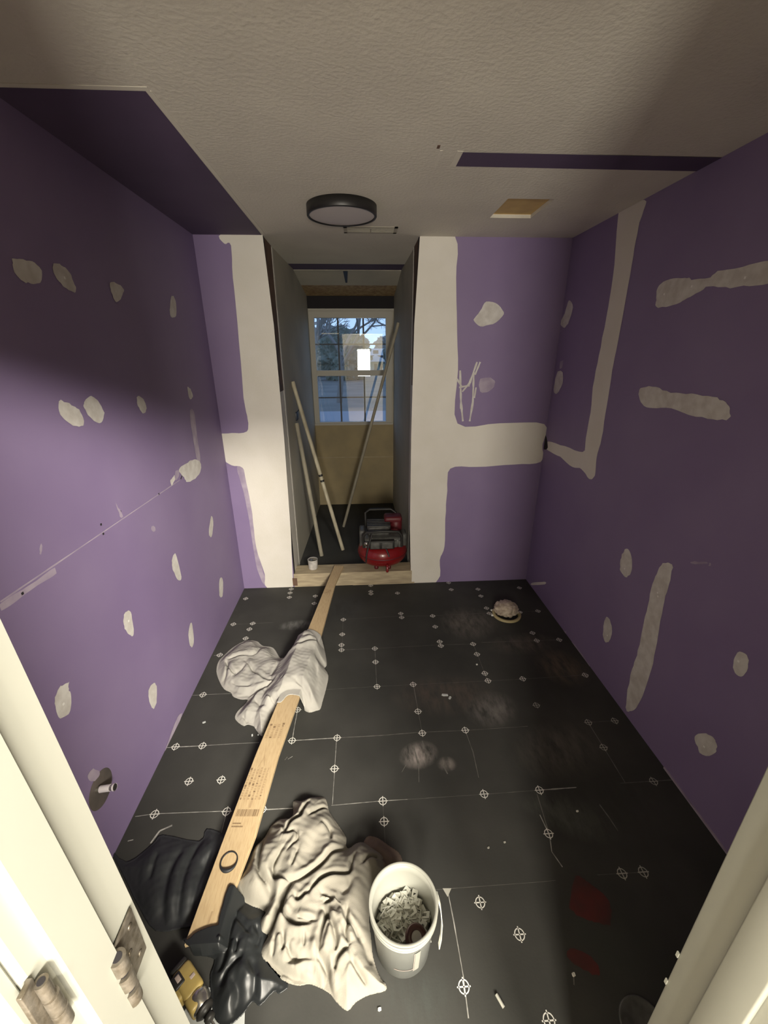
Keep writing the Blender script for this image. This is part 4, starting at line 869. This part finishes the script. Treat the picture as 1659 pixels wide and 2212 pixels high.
mb = MB(); mb.rbox((-.575, 3.60, 1.235), (-.545, 3.70, 1.305), 'navy', .005); mb.tube([(-.55, 3.66, 1.30), (-.53, 3.68, 1.33), (-.535, 3.72, 1.36)], .004, 'navy', 6); mb.build('outlet_box', label='dark blue electrical box on the left alcove wall behind the poles', cat='electrical box')

# door hinge on the left jamb, door taken off; second leaf nearer the camera
def hinge(yc, zc, label, y_dir=-1, tilt=0):
    x0 = jx(zc); t = thing('door_hinge', (x0, yc, zc-.047), label, 'hinge')
    mb = MB(); mb.rbox((x0-.0005, yc, zc-.046), (x0+.0028, yc+.044, zc+.046), 'nickel', .001); mb.build('leaf', parent=t)
    for k, z in enumerate((-.034, .0, .034)):
        mb = MB(); mb.tube([(x0+.010, yc-.003, zc+z-.0125), (x0+.010, yc-.003, zc+z+.0125)], .0092, 'nickel', 18); mb.tube([(x0+.010, yc-.003, zc+z+.0120), (x0+.010, yc-.003, zc+z+.0128)], .0055, 'dark', 14); mb.build('knuckle', parent=t)
    for z in (-.030, .0, .030):
        mb = MB(); mb.lathe([(0, .0022), (.0035, .002), (.0042, .0006), (0, .0006)], 'nickel', 14, Matrix.Translation((x0+.0022, yc+.024+(.008 if z else -.004), zc+z)) @ Matrix.Rotation(PI/2, 4, 'Y')); mb.build('screw', parent=t)
hinge(.279, 1.075, 'worn nickel hinge with open knuckles on the left door jamb')
x0 = jx(1.2)
t = thing('door_hinge', (x0, .205, 1.15), 'worn nickel hinge close to the camera at the bottom left corner', 'hinge')
mb = MB(); mb.rbox((x0-.002, .2005, 1.150), (x0+.0030, .2145, 1.245), 'nickel', .001); mb.build('leaf', parent=t, label='dark worn leaf plate')
for dx, z, r in [(.0065, 1.222, .0058), (.008, 1.197, .0068), (.0085, 1.172, .0072)]:
    mb = MB(); mb.tube([(x0+dx, .2155, z-.0125), (x0+dx, .2155, z+.0125)], r, 'nickel', 18); mb.tube([(x0+dx, .2155, z+.0120), (x0+dx, .2155, z+.0129)], .0035, 'dark', 14); mb.build('knuckle', parent=t)

# the hall strip lamp and the added fill panel that light the scene
def fixture(name, L, sx, sy, label):
    t = thing(name, L.location, label, 'lamp'); q = L.rotation_euler.to_matrix().to_4x4(); q.translation = L.location
    mb = MB(); mb.rbox((-sx/2-.02, -sy/2-.02, .006), (sx/2+.02, sy/2+.02, .05), 'white', .006, q); mb.build('housing', parent=t)
    return t
fixture('strip_light', L1, 3.2, .75, 'long white strip light high in the hall behind the camera')
fixture('fill_panel', L2, .30, .62, 'added fill light panel in the hall behind the camera')
mb = MB(); mb.tube([(.10, -1.34, 0), (.10, -1.34, 1.24)], .012, 'black', 10); mb.box((-.10, -1.36, 0), (.30, -1.32, .02), 'black'); mb.box((.08, -1.54, 0), (.12, -1.14, .02), 'black'); mb.build('fill_panel_stand', label='black made-up stand under the added fill panel', cat='stand')  # made-up support for the added fill panel

# ================================================================== outside
GZ = -3.0
M['lawn'] = mat('winter_lawn', (.17, .155, .12), .95, noise_scale=.25, color2=(.23, .21, .165))
M['road'] = mat('road', (.33, .32, .31), .9)
M['bark'] = mat('bark', (.24, .215, .18), .95)
M['foliage'] = mat('evergreen', (.17, .185, .13), .95, noise_scale=1.5, color2=(.24, .24, .18))
M['haze_tree'] = mat('far_twigs', (.34, .32, .27), .95, noise_scale=1.2, color2=(.24, .23, .20))
M['siding'] = mat('siding', (.50, .55, .45), .7); M['roof'] = mat('roof', (.10, .105, .11), .9); M['wtrim'] = mat('house_trim', (.75, .75, .72), .6); M['car'] = mat('car_paint', (.55, .58, .62), .4)
mb = MB(); mb.quad([(-160, 6, GZ), (160, 6, GZ), (160, 260, GZ), (-160, 260, GZ)], 'lawn'); mb.build('lawn', kind='structure')
mb = MB(); mb.quad([(-90, 27.0, GZ+.02), (90, 27.0, GZ+.02), (90, 37, GZ+.02), (-90, 37, GZ+.02)], 'road'); mb.build('road', kind='structure')
def tree(x, y, h, seed, label, lean=0, spread_=.62, depth=6, r0=None, group='bare trees outside'):
    r_ = random.Random(seed); mb = MB(); r0 = r0 or h*.022
    def grow(p, d, L, r, k):
        q = p+d*L*.5+Vector((r_.uniform(-.04, .04)*L, 0, 0)); e = p+d*L
        mb.tube([p, q, e], [r, r*.85, r*.66], 'bark', 5 if k > 2 else 3, caps=False)
        if k == 0: return
        for j in range(3 if k > 1 else 4):
            a = r_.uniform(0, 2*PI); s = spread_*r_.uniform(.6, 1.35)
            o_ = d.orthogonal().normalized(); o_.rotate(Matrix.Rotation(a, 3, d)); nd = (d*math.cos(s)+o_*math.sin(s)+Vector((0, 0, .10))).normalized()
            grow(e if j else q.lerp(e, .6), nd, L*r_.uniform(.62, .82), r*.60, k-1)
    grow(Vector((x, y, GZ)), Vector((lean, 0, 1)).normalized(), h*.30, r0, depth)
    return mb.build('bare_tree', label=label, cat='tree', group=group)
tree(-3.6, 30, 13, 3, 'large bare tree with forked trunk, leftmost outside the window', .05, .55, 6, .42)
tree(-2.2, 44, 15, 5, 'bare tree behind the left half of the window', .1, .6, 6)
tree(6.2, 60, 17, 8, 'bare tree behind the middle of the window', -.05, .6, 6)
tree(13, 74, 17, 13, 'bare tree behind the right part of the window', -.1, .65, 6)
tree(-9, 70, 17, 19, 'farther bare tree behind the large forked tree', .1, .65, 5)
def blob(x, y, z, rx, ry, rz, m, seed, label, name='evergreen_tree'):
    bm = bmesh.new(); bmesh.ops.create_icosphere(bm, subdivisions=5, radius=1); vs = []
    for v in bm.verts:
        p = v.co; r = 1+.30*noise.noise(p*2.2+Vector((seed, 0, 0)))+.22*noise.noise(p*6+Vector((0, seed, 0)))+.16*noise.noise(p*15)
        vs.append((x+p.x*rx*r, y+p.y*ry*r, z+p.z*rz*r))
    mb = MB(); mb.add(vs, [[v.index for v in f.verts] for f in bm.faces], m, False); mb.tube([(x, y, GZ), (x, y, z)], .3, 'bark', 8)
    bm.free(); return mb.build(name, label=label, cat='tree', group='trees beyond the lawn')
blob(-3.5, 82, 1.0, 4.6, 3, 4.6, 'foliage', 3, 'dark evergreen left of the reflected doorway')
blob(8.6, 84, 1.2, 3.6, 3, 4.2, 'foliage', 7, 'dark evergreen behind the middle of the window')
blob(15, 128, 2.6, 9, 4, 6.8, 'haze_tree', 11, 'grey tree mass behind the pale house')
blob(-12, 96, 1.4, 8, 4, 5.2, 'haze_tree', 15, 'grey tree mass at the left edge of the view')
blob(34, 126, 2.6, 9, 4, 6.5, 'haze_tree', 19, 'grey tree mass at the right edge of the view')
blob(-7, 140, 2.6, 9, 4, 6.4, 'haze_tree', 23, 'grey tree mass farthest back in the middle')
# pale house with a porch
hc_ = on('y', 108, 812, 792); hx_, hy_ = hc_.x, 108
t = thing('house', (hx_, hy_, GZ), 'pale green house with white-trimmed gables across the lawn', 'house')
mb = MB(); mb.box((hx_-2.6, hy_, GZ), (hx_+9, hy_+6, GZ+2.9), 'siding'); mb.build('wall', parent=t)
mb = MB(); mb.add([(hx_-3.2, hy_-.8, GZ+2.9), (hx_+9.5, hy_-.8, GZ+2.9), (hx_+9.5, hy_+6.5, GZ+2.9), (hx_-3.2, hy_+6.5, GZ+2.9), (hx_-2.2, hy_+2.8, GZ+4.7), (hx_+9, hy_+2.8, GZ+4.7)], [(0, 1, 5, 4), (2, 3, 4, 5), (0, 4, 3), (1, 2, 5), (0, 3, 2, 1)], 'roof'); mb.build('roof', parent=t)
mb = MB(); mb.box((hx_-1.8, hy_+1.2, GZ+4.2), (hx_+8, hy_+5, GZ+5.8), 'wtrim'); mb.build('upper_storey', parent=t, label='white upper storey')
for x in (hx_-.6, hx_+2.4, hx_+5.2):
    mb = MB(); mb.box((x, hy_+1.12, GZ+4.6), (x+1.3, hy_+1.2, GZ+5.4), 'roof'); mb.build('window', parent=t)
for x in (hx_-.4, hx_+1.0): mb = MB(); mb.box((x, hy_-.08, GZ+.5), (x+.7, hy_, GZ+2.3), 'roof'); mb.build('window', parent=t)
mb = MB(); mb.add([(hx_-3.2, hy_-1.6, GZ+2.8), (hx_+3.2, hy_-1.6, GZ+2.8), (hx_, hy_-1.6, GZ+4.3), (hx_-3.2, hy_+1, GZ+2.8), (hx_+3.2, hy_+1, GZ+2.8), (hx_, hy_+1, GZ+4.3)], [(0, 1, 2), (3, 5, 4), (0, 2, 5, 3), (1, 4, 5, 2), (0, 3, 4, 1)], 'wtrim')
for x in (hx_-3, hx_+3): mb.box((x-.15, hy_-1.6, GZ), (x+.15, hy_-1.3, GZ+2.8), 'wtrim')
mb.build('porch', parent=t, label='white gabled porch')
c = on('y', 100, 702, 790)
def car(x, y, label, m='car'):
    t = thing('car', (x, y, GZ), label, 'car'); mb = MB(); mb.rbox((x-2.1, y-.9, GZ+.3), (x+2.1, y+.9, GZ+.95), m, .15); mb.build('body', parent=t)
    mb = MB(); mb.add([(x-1.3, y-.8, GZ+.93), (x+1.4, y-.8, GZ+.93), (x+1.4, y+.8, GZ+.93), (x-1.3, y+.8, GZ+.93), (x-.7, y-.7, GZ+1.5), (x+.9, y-.7, GZ+1.5), (x+.9, y+.7, GZ+1.5), (x-.7, y+.7, GZ+1.5)], [(0, 1, 5, 4), (1, 2, 6, 5), (2, 3, 7, 6), (3, 0, 4, 7), (4, 5, 6, 7)], m); mb.build('cabin', parent=t)
    for dx in (-1.3, 1.3):
        mb = MB(); mb.lathe([(0, -.92), (.33, -.92), (.33, .92), (0, .92)], 'toolblack', 20, Matrix.Translation((x+dx, y, GZ+.33)) @ Matrix.Rotation(PI/2, 4, 'X')); mb.build('wheel', parent=t)
car(c.x, 100, 'pale car parked beyond the lawn, leftmost'); car(on('y', 104, 722, 790).x, 104, 'pale car parked beyond the lawn, second from the left', 'wtrim')
